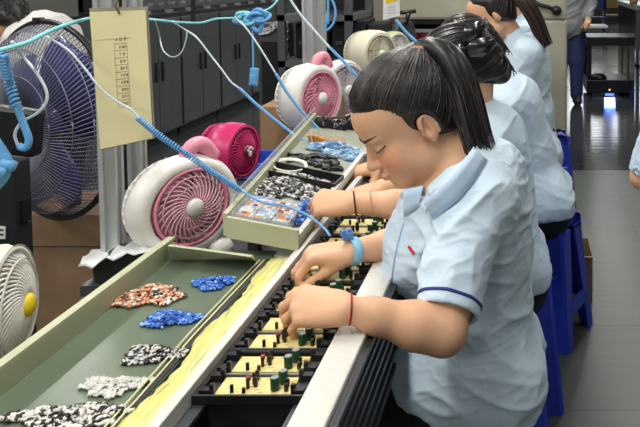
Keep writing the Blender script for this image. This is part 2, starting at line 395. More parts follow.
# second section: a raised parts tray, drifting slightly left with distance
tr = thing('parts_tray', 'tilted beige parts tray full of loose components behind the green belt', 'tray', (0,0,0))
TY0, TY1, TILT = 1.66, 2.80, .19; TA = math.atan(TILT)
XL = lambda y: -.655-.100*(y-1.66)
XR = lambda y: -.498-.026*(y-1.66)
def tz(x, y): return .817+TILT*(XR(y)-x)
def TP(x, y, dz=0.): return Vector((x, y, tz(x,y)+dz))
def PT(px, py, dz=0.):                  # the point of the tilted tray floor seen at that pixel
    z = .84
    for _ in range(12): p = PZ(px, py, z); z = tz(p.x, p.y)+dz
    return PZ(px, py, z)
def strip(xa, xb, za, zb, y0=TY0, y1=TY1):
    rows = []
    for y in (y0, y1): rows.append([TP(xa(y),y,za),TP(xb(y),y,za),TP(xb(y),y,zb),TP(xa(y),y,zb)])
    return rows
MB().loft(strip(XL, XR, -.010, 0)).build('floor_plate', mat('tray_grey', lin(150,152,136), .4, 0, .08, 14), tr)
MB().loft(strip(XL, XR, -.020, .026, TY0-.010, TY0)).build('front_wall', M_beige, tr); MB().loft(strip(XL, XR, -.012, .020, TY1, TY1+.01)).build('end_wall', M_beige, tr)
MB().loft(strip(lambda y: XL(y)-.010, XL, -.02, .030)).build('side_wall', M_beige, tr)
MB().loft(strip(lambda y: XL(y)-.006, lambda y: XL(y)-.002, .030, .052, 1.72)).build('clear_strip', M_clear, tr)
MB().loft(strip(lambda y: XR(y)-.012, XR, 0, .012)).build('rail', M_white, tr)
for y in (1.80, 2.65):
    MB().bx((XL(y)+.01,y-.012,.70),(XL(y)+.034,y+.012,tz(XL(y),y)-.006)).build('support', M_aludk, tr); MB().bx((-.530,y-.012,.70),(-.507,y+.012,tz(-.51,y)-.006)).build('support', M_aludk, tr)
ps = MB(); ps.loft([[Vector((-.558,1.665,.778)),Vector((-.508,1.665,.778)),Vector((-.508,1.74,.80)),Vector((-.548,1.74,.80))],[Vector((-.558,1.665,.772)),Vector((-.508,1.665,.772)),Vector((-.508,1.74,.794)),Vector((-.548,1.74,.794))]])
ps.build('transfer_plate', mat('cream_plate', lin(206,204,184), .4, 0, .04, 20), cv)
# ================================================================== pallets and boards
def make_board():
    t = thing('circuit_board', 'x', 'circuit board', (0,0,0), 0, 'yellow circuit boards in the pallets')
    MB().bx((-.056,-.024,.0), (.056,.024,.002)).build('board_plate', M_board, t)
    for (x, y) in ((.030,-.012),(.036,.008)):
        c = MB().lathe([(.0062,.002),(.0068,.004),(.0068,.020),(.006,.0215)], Matrix.Translation((x,y,0)), 12).build('capacitor', M_capg, t, True)
        MB().lathe([(.0057,.0215),(.0057,.0222)], Matrix.Translation((x,y,0)), 12).build('capacitor_top', M_silver, c)
    for (x, y, h) in ((-.012,-.008,.012),(-.006,.004,.014),(-.002,-.003,.011),(-.032,-.019,.009),(-.014,-.02,.006),(.048,-.016,.009),(.046,-.004,.01),(-.006,.016,.012)):
        MB().box((x,y,.002+h*.65), (.005,.004,h*1.3), RZ(random.uniform(-.5,.5))).build('transistor', M_black, t)
    MB().lathe([(.004,.002),(.004,.008)], Matrix.Translation((-.02,.017,0)), 10).build('inductor', M_red, t)
    hl = MB()
    for i in range(14):
        hl.box((random.uniform(-.02,.05), random.uniform(-.02,.02), .0022), (random.uniform(.004,.012),.0012,.0006), RZ(.5))
    hl.build('solder_slots', mat('slot_brown', lin(170,140,70), .6), t)
    return t
def make_pallet():
    t = thing('board_pallet', 'x', 'pallet', (0,0,0), 0, 'black board pallets on the line')
    fr = MB()
    for s in (-1, 1): fr.bx((s*.083-.006,-.069,0), (s*.083+.006,.069,.013))
    for s in (-1, 1): fr.bx((-.083,s*.066-.003,0), (.083,s*.066+.003,.013))
    fr.bx((-.083,-.063,0), (.083,.063,.003)); fr.build('frame', M_black, t)
    st = MB()
    for s in (-1, 1): st.bx((s*.0665-.009,-.062,.0035), (s*.0665+.009,.062,.007))
    for s in (-1, 1): st.bx((-.083,s*.0675-.0012,.013), (.083,s*.0675+.0012,.0142))
    st.build('metal_strip', M_aludk, t)
    MB().bx((-.078,-.002,.007), (.078,.002,.0105)).build('crossbar', M_silver, t)
    for s in (-1, 1):
        for y in (-.054,-.012,.012,.052):
            c = MB(); c.bx((s*.068-.009,y-.0065,.007), (s*.068+.009,y+.0065,.017)); c.box((s*.060,y,.017), (.006,.006,.014)); c.build('clamp', M_black, t)
    return t
ORD = 'first second third fourth fifth sixth seventh eighth ninth tenth eleventh twelfth'.split()
pal = make_pallet(); brd = make_board(); PY = 1.158
for i in range(9):
    y = PY+.141*i; p = pal if i == 0 else dup(pal, (0,0,0)); p.location = (-.4045,y,.7725)
    p['label'] = 'black pallet holding two yellow boards, %s from the near end of the line' % ORD[i]
    for j, nm in ((0,'nearer'), (1,'farther')):
        bb = brd if (i, j) == (0, 0) else dup(brd, (0,0,0)); bb.location = (-.4045,y-.0325+.065*j,.7797)
        bb['label'] = 'yellow circuit board in the %s half of the %s pallet from the near end' % (nm, ORD[i])
# ================================================================== heaps of loose components (nobody could count them)
def heap(name, label, px, py, Z, hx, hy, h, mats, wts, n, size, kind='cyl', yaw=0., cat='components'):
    tray = Z > .8; c = PT(px, py, Z-ZT+.001) if tray else PZ(px, py, Z); mb = MB(); R0 = RZ(yaw); lobes = [(random.uniform(-.5,.5), random.uniform(-.4,.4)) for _ in range(4)]
    for i in range(n):
        while True:
            u, v = random.uniform(-1,1), random.uniform(-1,1)
            rr = math.hypot(u, v); wob = .82+.18*math.sin(3*math.atan2(v,u)+px)+.1*math.sin(7*math.atan2(v,u)+py)
            if rr < wob: break
        top = h*max(0, 1-(rr/wob)**1.6)*(.75+.5*math.exp(-((u-lobes[0][0])**2+(v-lobes[0][1])**2)*4))
        z = size*.5+top*random.random()**.5
        p = R0 @ Vector((u*hx, v*hy, 0)); p = Vector((p.x, p.y, z)); mi = random.choices(range(len(mats)), wts)[0]
        if mi != 0 and False: pass
        ez = Matrix.Rotation(random.uniform(0,pi*2),3,'Z') @ Matrix.Rotation(random.uniform(-.5,.5),3,'X')
        s = size*random.uniform(.8,1.2)
        if kind == 'cyl':
            d = ez @ Vector((s,0,0)); mb.tube([p-d*.9, p-d*.2, p+d*.2, p+d*.9], [.42*s, .45*s, .45*s, .42*s].__getitem__ if False else (lambda t, s=s: .45*s), 6, mi)
        elif kind == 'flat': mb.box(p, (s*2.2, s*1.1, s*.5), ez, mi)
        else: mb.box(p, (s*1.6, s*1.0, s*.9), ez, mi)
    o = mb.build(name, mats, None, kind == 'cyl', loc=c)
    if tray: o.rotation_euler = (0,TA,0)
    tag(o, label, cat, None, 'stuff'); return o
K = lambda n, c, r=.4, m=0.: mat(n, lin(*c), r, m, .1, 60)
c_cop, c_wht, c_blk, c_blu, c_lbl, c_sil, c_gry, c_org = K('bit_copper',(214,146,108)), K('bit_white',(232,226,214)), K('bit_black',(26,26,28)), K('bit_blue',(48,108,204)), K('bit_pale_blue',(150,190,232)), K('bit_silver',(196,198,196),.3,.4), K('bit_grey',(110,112,112)), K('bit_orange',(214,146,52))
ZB = .781
heap('copper_components', 'heap of copper and white wound components on the green belt', 148,298,ZB,.074,.055,.014,[c_cop,c_wht,c_blk,K('bit_brown',(120,70,50))],[5,3,1.2,1.5],420,.0058,yaw=.25)
heap('blue_components', 'larger heap of blue components beside the copper heap on the belt', 171,320,ZB,.056,.036,.012,[c_blu,c_lbl,K('bit_deep_blue',(28,66,150))],[5,2,2],420,.0048)
heap('blue_components', 'smaller heap of blue components by the end wall of the belt', 213,284,ZB,.047,.036,.010,[c_blu,c_lbl,K('bit_deep_blue',(28,66,150))],[5,2.4,2],340,.0046)
heap('black_components', 'heap of black and silver components midway along the green belt', 152,356,ZB,.056,.032,.010,[c_blk,c_sil,c_wht],[5,2.5,1.5],330,.0048)
heap('silver_components', 'low heap of clear silver components on the green belt', 113,387,ZB,.056,.032,.007,[K('bit_clear',(206,206,198)),c_sil,c_wht],[5,3,3],360,.0042)
heap('black_white_components', 'heap of black and white components nearest along the belt', 68,419,ZB,.092,.036,.012,[c_blk,c_wht,c_sil],[4,4,1.5],520,.0056)
ZT = .829
heap('metal_components', 'spread of black and silver metal parts in the raised tray', 285,188,ZT,.098,.125,.017,[c_blk,c_sil,c_wht,c_gry],[6,3,1.6,3],1100,.0070)
heap('blue_components', 'pile of blue components beside the organiser box in the tray', 298,215,ZT,.034,.10,.026,[c_blu,c_lbl,K('bit_deep_blue',(28,66,150))],[5,2.5,1.5],380,.0058)
heap('blue_components', 'few blue components behind the organiser box in the tray', 262,203,ZT,.036,.03,.010,[c_blu,c_lbl],[5,3],110,.0056)
heap('chip_components', 'black chips strewn at the far end of the tray', 318,163,ZT,.09,.075,.010,[c_blk,K('bit_dark',(40,41,44))],[5,2],90,.011,'box')
heap('pale_components', 'pale cream parts along the back of the black component dish', 285,178,ZT,.075,.014,.014,[K('bit_cream',(214,196,150)),c_wht],[4,2],150,.0052)
heap('blue_film_scraps', 'crumpled pale blue film scraps at the far end of the tray', 338,153,ZT,.105,.065,.026,[K('film_blue',(150,186,214),.25),K('film_pale',(206,222,230),.2),K('film_deep',(90,140,190),.3)],[4,3,2],420,.009,'flat')
# component dish, organiser, coil of wire, yellow row, black bag
c = PT(303,180); dsh = thing('component_dish', 'black rectangular dish of small silver parts in the tray', 'dish', c, -.05); dsh.rotation_euler = (0,TA,-.05)
d = MB(); 
for (x0,y0,x1,y1) in ((-.10,-.045,.10,-.041),(-.10,.041,.10,.045),(-.10,-.045,-.096,.045),(.096,-.045,.10,.045)): d.bx((x0,y0,0),(x1,y1,.022))
d.bx((-.10,-.045,0),(.10,.045,.003)); d.build('dish_body', M_black, dsh)
o = heap('silver_components', 'small silver parts lying in the black dish', 303,180,ZT+.004,.085,.034,.012,[c_sil,c_blk,c_wht],[5,3,2],260,.0058)
p0, p1 = PT(227,228,.004), PT(282,239,.004); wlen = .128; ang = .0
og = thing('organiser_box', 'clear organiser box with rows of orange and white components', 'organiser', PT(229,225,.002)); og.rotation_euler = (0,TA,.06)
g = MB(); g.bx((0,0,0),(wlen,.135,.003))
for x in (0, wlen*.33, wlen*.66, wlen-.002): g.bx((x,0,0),(x+.002,.135,.03))
for y in (0,.045,.09,.133): g.bx((0,y,0),(wlen,y+.002,.03))
g.build('compartments', M_clear, og)
g = MB()
for r in range(9):
    for k in range(3):
        for q in range(4):
            x = wlen*(.05+.32*k)+.0095*q+.006; y = .012+.0145*r
            g.tube([(x-.0055,y,.022),(x+.0055,y+.002,.022)], .0042, 6, random.choices([0,1,2,3],[4,3,3,1])[0])
gg = g.build('component_rows', [c_wht, c_lbl, K('bit_amber',(214,140,80)), K('bit_rust',(150,72,40))], og, True); gg['kind'] = 'stuff'
o = heap('white_components', 'white and black scraps along the front edge of the organiser box', 258,227,ZT,.060,.010,.010,[c_wht,c_blk,c_sil],[4,2,2],150,.0052,yaw=ang)
c = PT(290,166,.012); mb = MB()
for k in range(3): mb.tube([c+Vector(((.040+.002*k)*math.cos(t), (.062+.002*k)*math.sin(t), .002*k-TILT*(.040+.002*k)*math.cos(t))) for t in np.linspace(0,2*pi,40)], .0026, 6)
tag(mb.build('wire_coil', M_fw, None, True), 'round coil of white wire lying on the metal parts', 'wire coil')
c = PT(327,141,.014)
for k in range(11):
    mb = MB().lathe([(.0048,-.012),(.0052,-.01),(.0052,.01),(.0048,.012)], Matrix.Rotation(.6,4,'X'), 10).tube([(0,0,.012),(0,.004,.02)],.001,4)
    o = mb.build('yellow_capacitor', c_org, None, True, loc=(c.x-.058+.0118*k, c.y+.01*math.sin(k), c.z-TILT*(-.058+.0118*k)))
    tag(o, 'small yellow component, number %d from the left in the yellow row' % (k+1), 'component', 'row of yellow components in the tray')
c = P(338,124,2.80)
S = SDF(c-Vector((.14,.14,.10)), c+Vector((.14,.14,.10)), .005)
for k in range(14): S.ell(c+Vector((random.uniform(-.075,.075),random.uniform(-.05,.05),random.uniform(-.03,.02))), [random.uniform(.02,.045),random.uniform(.02,.045),random.uniform(.012,.03)], RZ(random.uniform(0,3)) @ RX(random.uniform(-.8,.8)), .006)
V, F = S.mesh(1); V += vnormals(V,F)*(.006*(vnoise(V*70)-.5))[:,None]
tag(quadmesh('black_bag', V, F, mat('black_film', lin(18,18,20), .18, 0, .1, 20)), 'shiny crumpled black plastic bag at the far end of the tray', 'bag')
# ================================================================== aluminium posts
def post(px, w, Yv, label, n=1):
    x = P(px, 150, Yv).x; t = thing('aluminium_post', label, 'post', (x,Yv,0)); b_ = MB(); h = w/2
    for s in (-1, 1):
        for q in (-1, 1): b_.bx((s*h, q*h, 0), (s*(h*.45), q*(h*.45), 2.7))
    b_.bx((-h*.5,-h*.5,0), (h*.5,h*.5,2.7)); b_.bx((-h*.92,-h*.8,0),(h*.92,h*.8,2.7)) if False else None
    b_.bx((-h*.30,-h,0),(-h*.18,h,2.7)) if False else None
    b_.build('profile', M_alu, t); MB().bx((-h-.02,-h-.02,0),(h+.02,h+.02,.012)).build('foot_plate', M_aludk, t)
    return t
post(110.5,.040,1.80,'aluminium post standing behind the left side of the cream card'); post(137,.034,1.92,'aluminium post standing to the right of the cream card post')
post(311,.048,3.45,'left aluminium post of the far pair behind the small pink fan'); post(322,.046,3.52,'right aluminium post of the far pair behind the small pink fan')
# ================================================================== card
Yc = 1.70; A0, A1, A2, A3 = P(90.5,12,Yc), P(146,10,Yc), P(153,138,Yc), P(101,149,Yc)
cd = thing('hanging_card', 'cream instruction card in a clear sleeve hanging from the post', 'card', (0,0,0))
off = Vector((0,-.004,0)); MB().loft([[A0,A1,A2,A3],[A0+off,A1+off,A2+off,A3+off]]).build('card_sheet', M_paper, cd)
bk = [A0+Vector((-.005,.004,.008)),A1+Vector((.001,.004,.008)),A2+Vector((.001,.004,-.002)),A3+Vector((-.006,.004,-.004))]
MB().loft([bk,[v+Vector((0,.004,0)) for v in bk]]).build('sleeve', mat('sleeve_grey', lin(150,146,128), .3, 0, .1, 20), cd)
def cp(u, v): return (A0*(1-u)+A1*u)*(1-v)+(A3*(1-u)+A2*u)*v+Vector((0,-.0046,0))
def cq(mb, u0, v0, u1, v1): mb.add([cp(u0,v0),cp(u1,v0),cp(u1,v1),cp(u0,v1)], [(0,3,2,1)])
ink = MB(); rows = 9; u0, u1, va, vb = .40,.63,.24,.72
for i in range(rows+1):
    v = va+(vb-va)*i/rows; cq(ink,u0,v,u1,v+.003)
cq(ink,u0,va,u0+.007,vb); cq(ink,u1,va,u1+.007,vb)
def glyph(mb, u, v, w, h):
    k = random.randint(3,5)
    for i in range(random.randint(2,3)): cq(mb,u+w*.1,v+h*(.15+.3*i),u+w*.9,v+h*(.15+.3*i)+.003)
    for i in range(random.randint(1,3)): cq(mb,u+w*(.15+.32*i),v+h*.1,u+w*(.15+.32*i)+.007,v+h*.95)
glyph(ink,.43,va-.038,.03,.02); glyph(ink,.50,va-.045,.055,.032); glyph(ink,.58,va-.045,.055,.032)
for i in range(rows):
    v = va+(vb-va)*(i+.28)/rows
    for k in range(2 if i in (1,2) else 3): glyph(ink,.49+.047*k*(1.3 if i in (1,2) else 1),v,.038,.026)
cq(ink,.06,.205,.72,.2075)
ink.build('printing', M_ink, cd)
top = (A0+A1)/2; MB().tube(spline([top+Vector((.006,-.006,-.006)),top+Vector((.002,-.012,.012)),top+Vector((.006,-.004,.035)),P(118,-6,Yc)],16),.0022,6).build('wire_hook', mat('rusty_wire', lin(120,100,70), .5, .5), cd)
# ================================================================== small fans
def desk_fan(label, loc, yaw, R, zc, mats, ex=1., depth=.05, slats=24, twist=.8, dome=.012, name='desk_fan', ring=.74, handle=None, hubr=.16, blades=4, stand='feet', tilt=0., rib=.016):
    """mats: housing, ring, grille, hub, blade.  Local frame: the face looks along -Y, axis at height zc."""
    t = thing(name, label, 'fan', loc, yaw, 'small desk fans along the line')
    M4 = Matrix.Translation((0,0,zc)) @ Matrix.Rotation(tilt,4,'X') @ Matrix.Rotation(pi/2,4,'X')
    T = lambda x, r, z: M4 @ Vector((x, r, z))
    r0 = R*ring
    MB().lathe([(r0,-.004),(r0,.012),(r0*1.06,.018),(R*.93,.012),(R,-.006),(R,-depth*.6),(R*.93,-depth),(r0,-depth),(r0,-depth+.004)], M4, 48, ex=ex, close=True).build('housing', mats[0], t, True)
    MB().lathe([(r0*.93,.010),(r0*.96,.018),(r0*1.02,.018),(r0*1.03,.008)], M4, 48, ex=1 if ex == 1 else 1+(ex-1)*.3, close=True).build('trim_ring', mats[1], t, True)
    g = MB(); exr = 1 if ex == 1 else 1+(ex-1)*.3; r1 = R*hubr
    for k in range(slats):
        a = 2*pi*k/slats; pts = []
        for i in range(7):
            u = i/6; r = r1+(r0*.95-r1)*u; b_ = a+twist*u; pts.append(T(r*math.cos(b_)*exr, r*math.sin(b_), .010+dome*(1-u*u)))
        g.tube(pts, R*rib, 5)
    for rr in (.42,.62): g.lathe([(R*rr*ring*1.3-.0015,.008+dome*(1-rr*rr)),(R*rr*ring*1.3,.0115+dome*(1-rr*rr)),(R*rr*ring*1.3+.0015,.008+dome*(1-rr*rr))], M4, 40, ex=exr, close=True)
    g.build('grille', mats[2], t, True)
    MB().lathe([(r1*1.15,.006+dome),(r1*1.1,.016+dome),(r1*.7,.022+dome),(.0001,.024+dome)], M4, 24).build('hub', mats[3], t, True)
    bl = MB()
    for k in range(blades):
        rings = []
        for i in range(6):
            u = i/5; r = r1*.8+(r0*.9-r1*.8)*u; w = (.28+.30*math.sin(pi*min(1,u*.8+.1)))*R; a = 2*pi*k/blades+.5*u; dr = Vector((math.cos(a),math.sin(a),0)); dt = Vector((-math.sin(a),math.cos(a),0))
            c_ = dr*r; rings.append([M4 @ (c_-dt*w+Vector((0,0,-.026))), M4 @ (c_+Vector((0,0,-.014))), M4 @ (c_+dt*w+Vector((0,0,-.006))), M4 @ (c_+dt*w+Vector((0,0,-.008))), M4 @ (c_+Vector((0,0,-.016))), M4 @ (c_-dt*w+Vector((0,0,-.028)))])
        bl.loft(rings)
    bl.lathe([(r1*.9,-.03),(r1*.9,.0),(r1*.5,.003)], M4, 20); bl.build('blades', mats[4], t, True)
    bc = MB()
    for k in range(36):
        a = 2*pi*k/36; bc.tube([T(R*.94*math.cos(a)*ex,R*.94*math.sin(a),-depth), T(R*.86*math.cos(a)*ex,R*.86*math.sin(a),-depth-.022), T(R*.4*math.cos(a),R*.4*math.sin(a),-depth-.034), T(0,0,-depth-.036)], R*.018, 5)
    bc.lathe([(R*.42,-depth-.05),(R*.42,-depth-.02)], M4, 24); bc.lathe([(R*.86*1.0-.003,-depth-.02),(R*.86+.003,-depth-.024)], M4, 36, ex=ex); bc.build('back_cage', mats[0], t, True)
    if stand == 'feet':
        s_ = MB(); hh = zc-R*.92
        s_.lathe([(R*.5,0),(R*.52,.006),(R*.44,.014),(R*.16,.02),(R*.14,max(.03,hh)),(R*.2,hh+R*.12)], Matrix.Translation((0,depth*.5,0)), 24); s_.build('stand', mats[0], t, True)
        for sx in (-1, 1):
            MB().lathe([(.0001,-.5),(.6,-.42),(.95,-.15),(1,.1),(.75,.38),(.0001,.5)], Matrix.Translation((sx*R*.62,-.012,R*.22)) @ Matrix.Diagonal((R*.26,R*.2,R*.46,1)), 20).build('foot', mats[0], t, True)
    else:
        hh = zc-R*.95; MB().lathe([(R*.55,0),(R*.57,.006),(R*.5,.016),(R*.17,.022),(R*.13,max(.03,hh*.5)),(R*.13,hh+.01)], Matrix.Translation((0,depth*.5,0)), 28).build('stand', mats[0], t, True)
    if handle:
        MB().tube(spline([T(R*.02*ex,R*.93,-.015),T(R*.14,R*1.14,-.012),T(R*.40,R*1.16,-.012),T(R*.58*ex,R*.84,-.015)],12), R*.15, 10).build('carry_handle', handle, t, True)
    return t
def fan_at(px, py, X, *a, **k):
    c = PX(px, py, X); return c
ZS = .69
c = P(189,206,1.83); desk_fan('white round fan with pink grille and pink handle at the belt end', (c.x,c.y,ZS), .98, .122, c.z-ZS, [M_fw,M_fp,M_fpl,M_fw,M_fpl], ex=1.13, depth=.055, slats=30, twist=.9, handle=M_fp, hubr=.16, ring=.75)
c = P(240,151,2.33); hp = desk_fan('hot pink desk fan with deep rim beside the parts tray', (c.x,c.y,ZS), 1.32, .086, c.z-ZS, [M_fh,M_fh,M_fh,M_fhd,M_fhd], depth=.07, slats=36, twist=.25, ring=.88, hubr=.2, stand='disc', rib=.034)
mb = MB(); M4 = Matrix.Translation((0,0,c.z-ZS)) @ Matrix.Rotation(pi/2,4,'X')
for (x, z, r) in ((0,-.006,.009),(-.011,.006,.0045),(-.004,.012,.0045),(.004,.012,.0045),(.011,.006,.0045)): mb.lathe([(r,.036),(r*.8,.038),(.0001,.0385)], M4 @ Matrix.Translation((x,z,0)), 12)
mb.build('white_dots', M_fw, hp)
c = P(318,98,2.98); desk_fan('small white fan with pink face in front of the far posts', (c.x,c.y,ZS), 1.10, .135, c.z-ZS, [M_fw,M_fp,M_fp,M_fw,M_fpl], depth=.085, slats=26, handle=M_fp, ring=.76)
c = P(345,90,3.4); desk_fan('pale lilac fan right of the small pink faced fan', (c.x,c.y,ZS), 1.0, .135, c.z-ZS, [M_fl,M_fl,M_fl,M_fw,M_fl], depth=.06, slats=30, ring=.84, stand='disc')
c = P(379,54,4.1); desk_fan('large cream drum fan behind the bent head of the nearest worker', (c.x,c.y,ZS), .95, .127, c.z-ZS, [M_fc,M_fc,M_fc,M_fc,M_fc], depth=.13, slats=34, twist=.2, ring=.82, stand='disc')
c = P(397,49,4.55); desk_fan('pale green and white drum fan behind the cream drum fan', (c.x,c.y,ZS), .95, .105, c.z-ZS, [M_fg,M_fw,M_fw,M_fw,M_fw], depth=.08, slats=30, twist=.3, ring=.84, stand='disc')
c = P(4,307,1.45); sf = desk_fan('white spiral fan with yellow hub at the left edge of the belt', (c.x,c.y,.55), 1.80, .118, c.z-.55, [M_fc,M_fw,M_fw,M_fy,M_fc], depth=.05, slats=44, twist=1.1, dome=.03, ring=.93, hubr=.17, stand='disc', rib=.026)
# ================================================================== big floor fan
c = P(50,120,2.72); bf = thing('floor_fan', 'big black wire-cage floor fan with blue blades on the left', 'fan', (c.x,c.y,0), -.445)
R = .352; M4 = Matrix.Translation((0,0,c.z)) @ Matrix.Rotation(-.12,4,'Y') @ Matrix.Rotation(pi/2,4,'X'); T = lambda v: M4 @ Vector(v)
g = MB()
for k in range(120):
    a = 2*pi*k/120
    g.tube([T((r*math.cos(a+tw),r*math.sin(a+tw),z)) for r, z, tw in ((.08,.115,0),(.17,.112,.08),(.26,.09,.17),(.32,.055,.24),(.349,0,.3))], .0024, 4)
for r, z in ((.08,.115),(.17,.113),(.26,.091),(.32,.056)): g.tube([T((r*math.cos(a),r*math.sin(a),z)) for a in np.linspace(0,2*pi,49)], .0022, 5)
g.build('front_cage', mat('cage_wire', lin(118,118,134), .35, .3, .1, 30), bf, True)
g = MB()
for k in range(80):
    a = 2*pi*k/80; g.tube([T((r*math.cos(a),r*math.sin(a),z)) for r, z in ((.08,-.12),(.24,-.1),(.32,-.06),(.349,0))], .0012, 4)
for r, z in ((.08,-.12),(.24,-.1)): g.tube([T((r*math.cos(a),r*math.sin(a),z)) for a in np.linspace(0,2*pi,49)], .002, 5)
g.build('back_cage', MATS['cage_wire'], bf, True)
MB().tube([T((R*math.cos(a),R*math.sin(a),0)) for a in np.linspace(0,2*pi,73)], .0105, 8).build('rim', M_black, bf, True)
MB().lathe([(.08,.112),(.08,.124),(.03,.130),(.0001,.131)], M4, 28).build('badge_plate', mat('badge_dark', lin(50,50,70), .3), bf, True)
g = MB()
for k in range(3):
    rings = []
    for i in range(8):
        u = i/7; r = .06+.262*u; w = .05+.12*math.sin(pi*min(1,.15+u*.72)); a = 2*pi*k/3+.35*u+.4; dr = Vector((math.cos(a),math.sin(a),0)); dt = Vector((-math.sin(a),math.cos(a),0)); c_ = dr*r
        rings.append([T(c_-dt*w+Vector((0,0,-.04))),T(c_+Vector((0,0,.012))),T(c_+dt*w+Vector((0,0,.035))),T(c_+dt*w+Vector((0,0,.032))),T(c_+Vector((0,0,.008))),T(c_-dt*w+Vector((0,0,-.044)))])
    MB().loft(rings).build('blade', M_blade, bf, True)
MB().lathe([(.07,-.03),(.075,.02),(.05,.05),(.0001,.06)], M4, 24).build('hub', M_blade, bf, True)
MB().lathe([(.09,-.30),(.10,-.28),(.10,-.13),(.08,-.12)], M4, 28).build('motor', M_black, bf, True)
MB().tube([(0,.22,.02),(0,.22,c.z-.02)], .024, 12).build('pole', M_black, bf, True)
MB().lathe([(.26,0),(.27,.02),(.05,.05),(.03,.08)], Matrix.Translation((0,.22,0)), 32).build('base', M_black, bf, True)
b_ = MB(); b_.box(T((0,R+.006,0)), (.03,.03,.02)); b_.build('rim_clamp', M_black, bf, bevel=.003)
# black equipment stack at the left edge
c0 = P(0,245,2.0); eq = thing('equipment_cabinet', 'black equipment cabinet with a white label at the left edge', 'cabinet', (0,0,0))
x1 = P(15,200,2.0).x; b_ = MB(); b_.bx((x1-.42,2.0,0), (x1,2.07,1.4-(165+25)*2.0/770)); b_.build('body', M_blackm, eq, bevel=.006)
x2 = P(42,110,2.12).x; zt = P(0,103,2.12).z; z2 = P(0,150,2.12).z
b_ = MB(); b_.box((x2-.22,2.14,(zt+z2)/2), (.40,.05,zt-z2), RY(.12)); b_.box((x2-.27,2.14,z2-.02),(.24,.05,.08),RY(.3)); b_.box((x2-.33,2.14,zt+.03),(.22,.05,.10),RY(.35)); b_.build('top_unit', M_black, eq, bevel=.01)
k_ = MB().bx((x1-.002,2.02,.74),(x1+.008,2.05,.80)); k_.build('latch', M_black, eq)
lb = MB(); q = [P(-6,226,1.995),P(5,227,1.995),P(5,239,1.995),P(-6,239,1.995)]; lb.loft([q,[v+Vector((0,.004,0)) for v in q]]); lo_ = lb.build('white_label', M_whitet, eq)
tx = MB()
for yy in (230,234.5): tx.loft([[P(-3,yy-.8,1.994),P(3.4,yy-.8,1.994),P(3.4,yy+1.0,1.994),P(-3,yy+1.0,1.994)],[P(-3,yy-.8,1.9945),P(3.4,yy-.8,1.9945),P(3.4,yy+1.0,1.9945),P(-3,yy+1.0,1.9945)]])
tx.build('label_print', M_blackm, lo_)
# ================================================================== boxes behind the belt
def carton(label, a, b_, m, name='cardboard_box', rz=0, flaps=False, fl=(-1,1)):
    c_ = ((a[0]+b_[0])/2,(a[1]+b_[1])/2,a[2]); t = thing(name, label, 'box', c_, rz); sx, sy, sz = (b_[0]-a[0])/2,(b_[1]-a[1])/2,b_[2]-a[2]
    w = MB()
    if flaps:
        th = .004; w.bx((-sx,-sy,0),(sx,sy,th))
        for (p, q) in (((-sx,-sy,0),(sx,-sy+th,sz)),((-sx,sy-th,0),(sx,sy,sz)),((-sx,-sy,0),(-sx+th,sy,sz)),((sx-th,-sy,0),(sx,sy,sz))): w.bx(p,q)
    else: w.bx((-sx,-sy,0),(sx,sy,sz))
    w.build('carton', m, t, bevel=.004)
    if flaps:
        for s, nm in [(q, 'flap') for q in fl]:
            MB().box((s*(sx+.03),0,sz+.012),(.07,sy*1.9,.004),RY(s*-.35)).build(nm, M_cardl, t)
        MB().box((0,-sy-.03,sz+.01),(sx*1.9,.07,.004),RX(-.3)).build('flap', M_cardl, t)
    else:
        MB().bx((-sx,-.025,sz),(sx,.025,sz+.001)).bx((-sx,-.025,sz*.7),(-sx-.001,.025,sz+.001)).build('tape', mat('brown_tape', lin(140,110,78), .25, 0, .05, 20), t)
    return t
carton('wide brown wrapped carton on the floor behind the spiral fan', (-1.93,2.86,0), (-1.40,3.2,.375), M_cardd)
carton('flat brown carton lying on top of the wide wrapped carton', (-1.92,2.85,.376), (-1.42,3.18,.50), M_cardd)
c = P(97,322,1.78); carton('open pale carton with a raised flap under the black bin', (c.x-.055,1.72,.40), (c.x+.12,1.94,c.z+.02), M_card, flaps=True, fl=())
stl = MB(); stl.bx((c.x-.20,1.62,.36),(c.x+.18,2.08,.40))
for sx in (c.x-.18, c.x+.16):
    for sy in (1.65,2.05): stl.bx((sx-.015,sy-.015,0),(sx+.015,sy+.015,.36))
tag(stl.build('box_stand', M_aludk), 'low dark stand holding up the open pale carton', 'stand')
# black bin with a plastic sheet
qa, qb, qc, qd = P(91,266,1.72), P(156,256,1.72), P(133,287,1.72), P(108,291,1.72)
bn = thing('parts_bin', 'black bin draped with a clear plastic sheet beside the belt wall', 'bin', (0,0,0)); dd = Vector((-.02,.24,.0))
outl = [P(91,266,1.72),P(100,258,1.72),P(158,250,1.72),P(150,262,1.72),P(133,289,1.72),P(109,292,1.72),P(94,282,1.72)]
MB().loft([outl,[v+dd for v in outl]]).build('bin_body', M_bin, bn, bevel=.004)
rows = []; rnd = random.Random(3)
for i in range(13):
    u = i/12; row = []
    for j in range(7):
        v = j/6; p = P(80+84*u, 264-17*u+2*math.sin(u*9), 1.70)*(1-v)+(P(96+66*u, 252-13*u, 1.90))*v
        p = p+Vector((0,0,.012*math.sin(pi*v)+.006*math.sin(i*2.1+j*1.7))); row.append(p)
    fr_ = rows
    rows.append([row[0]+Vector((-.002,-.005,-.004-.004*math.sin(i*1.3)))]+row)
MB().loft(rows, closed=False, caps=False).build('plastic_sheet', M_frost, bn, True, solid=.0015)
MB().tube([P(161,252.5,1.70),P(166,249,1.70),P(170,246.5,1.70)], .0085, 10).build('red_clip', mat('salmon_clip', lin(214,130,120), .5), bn, True)
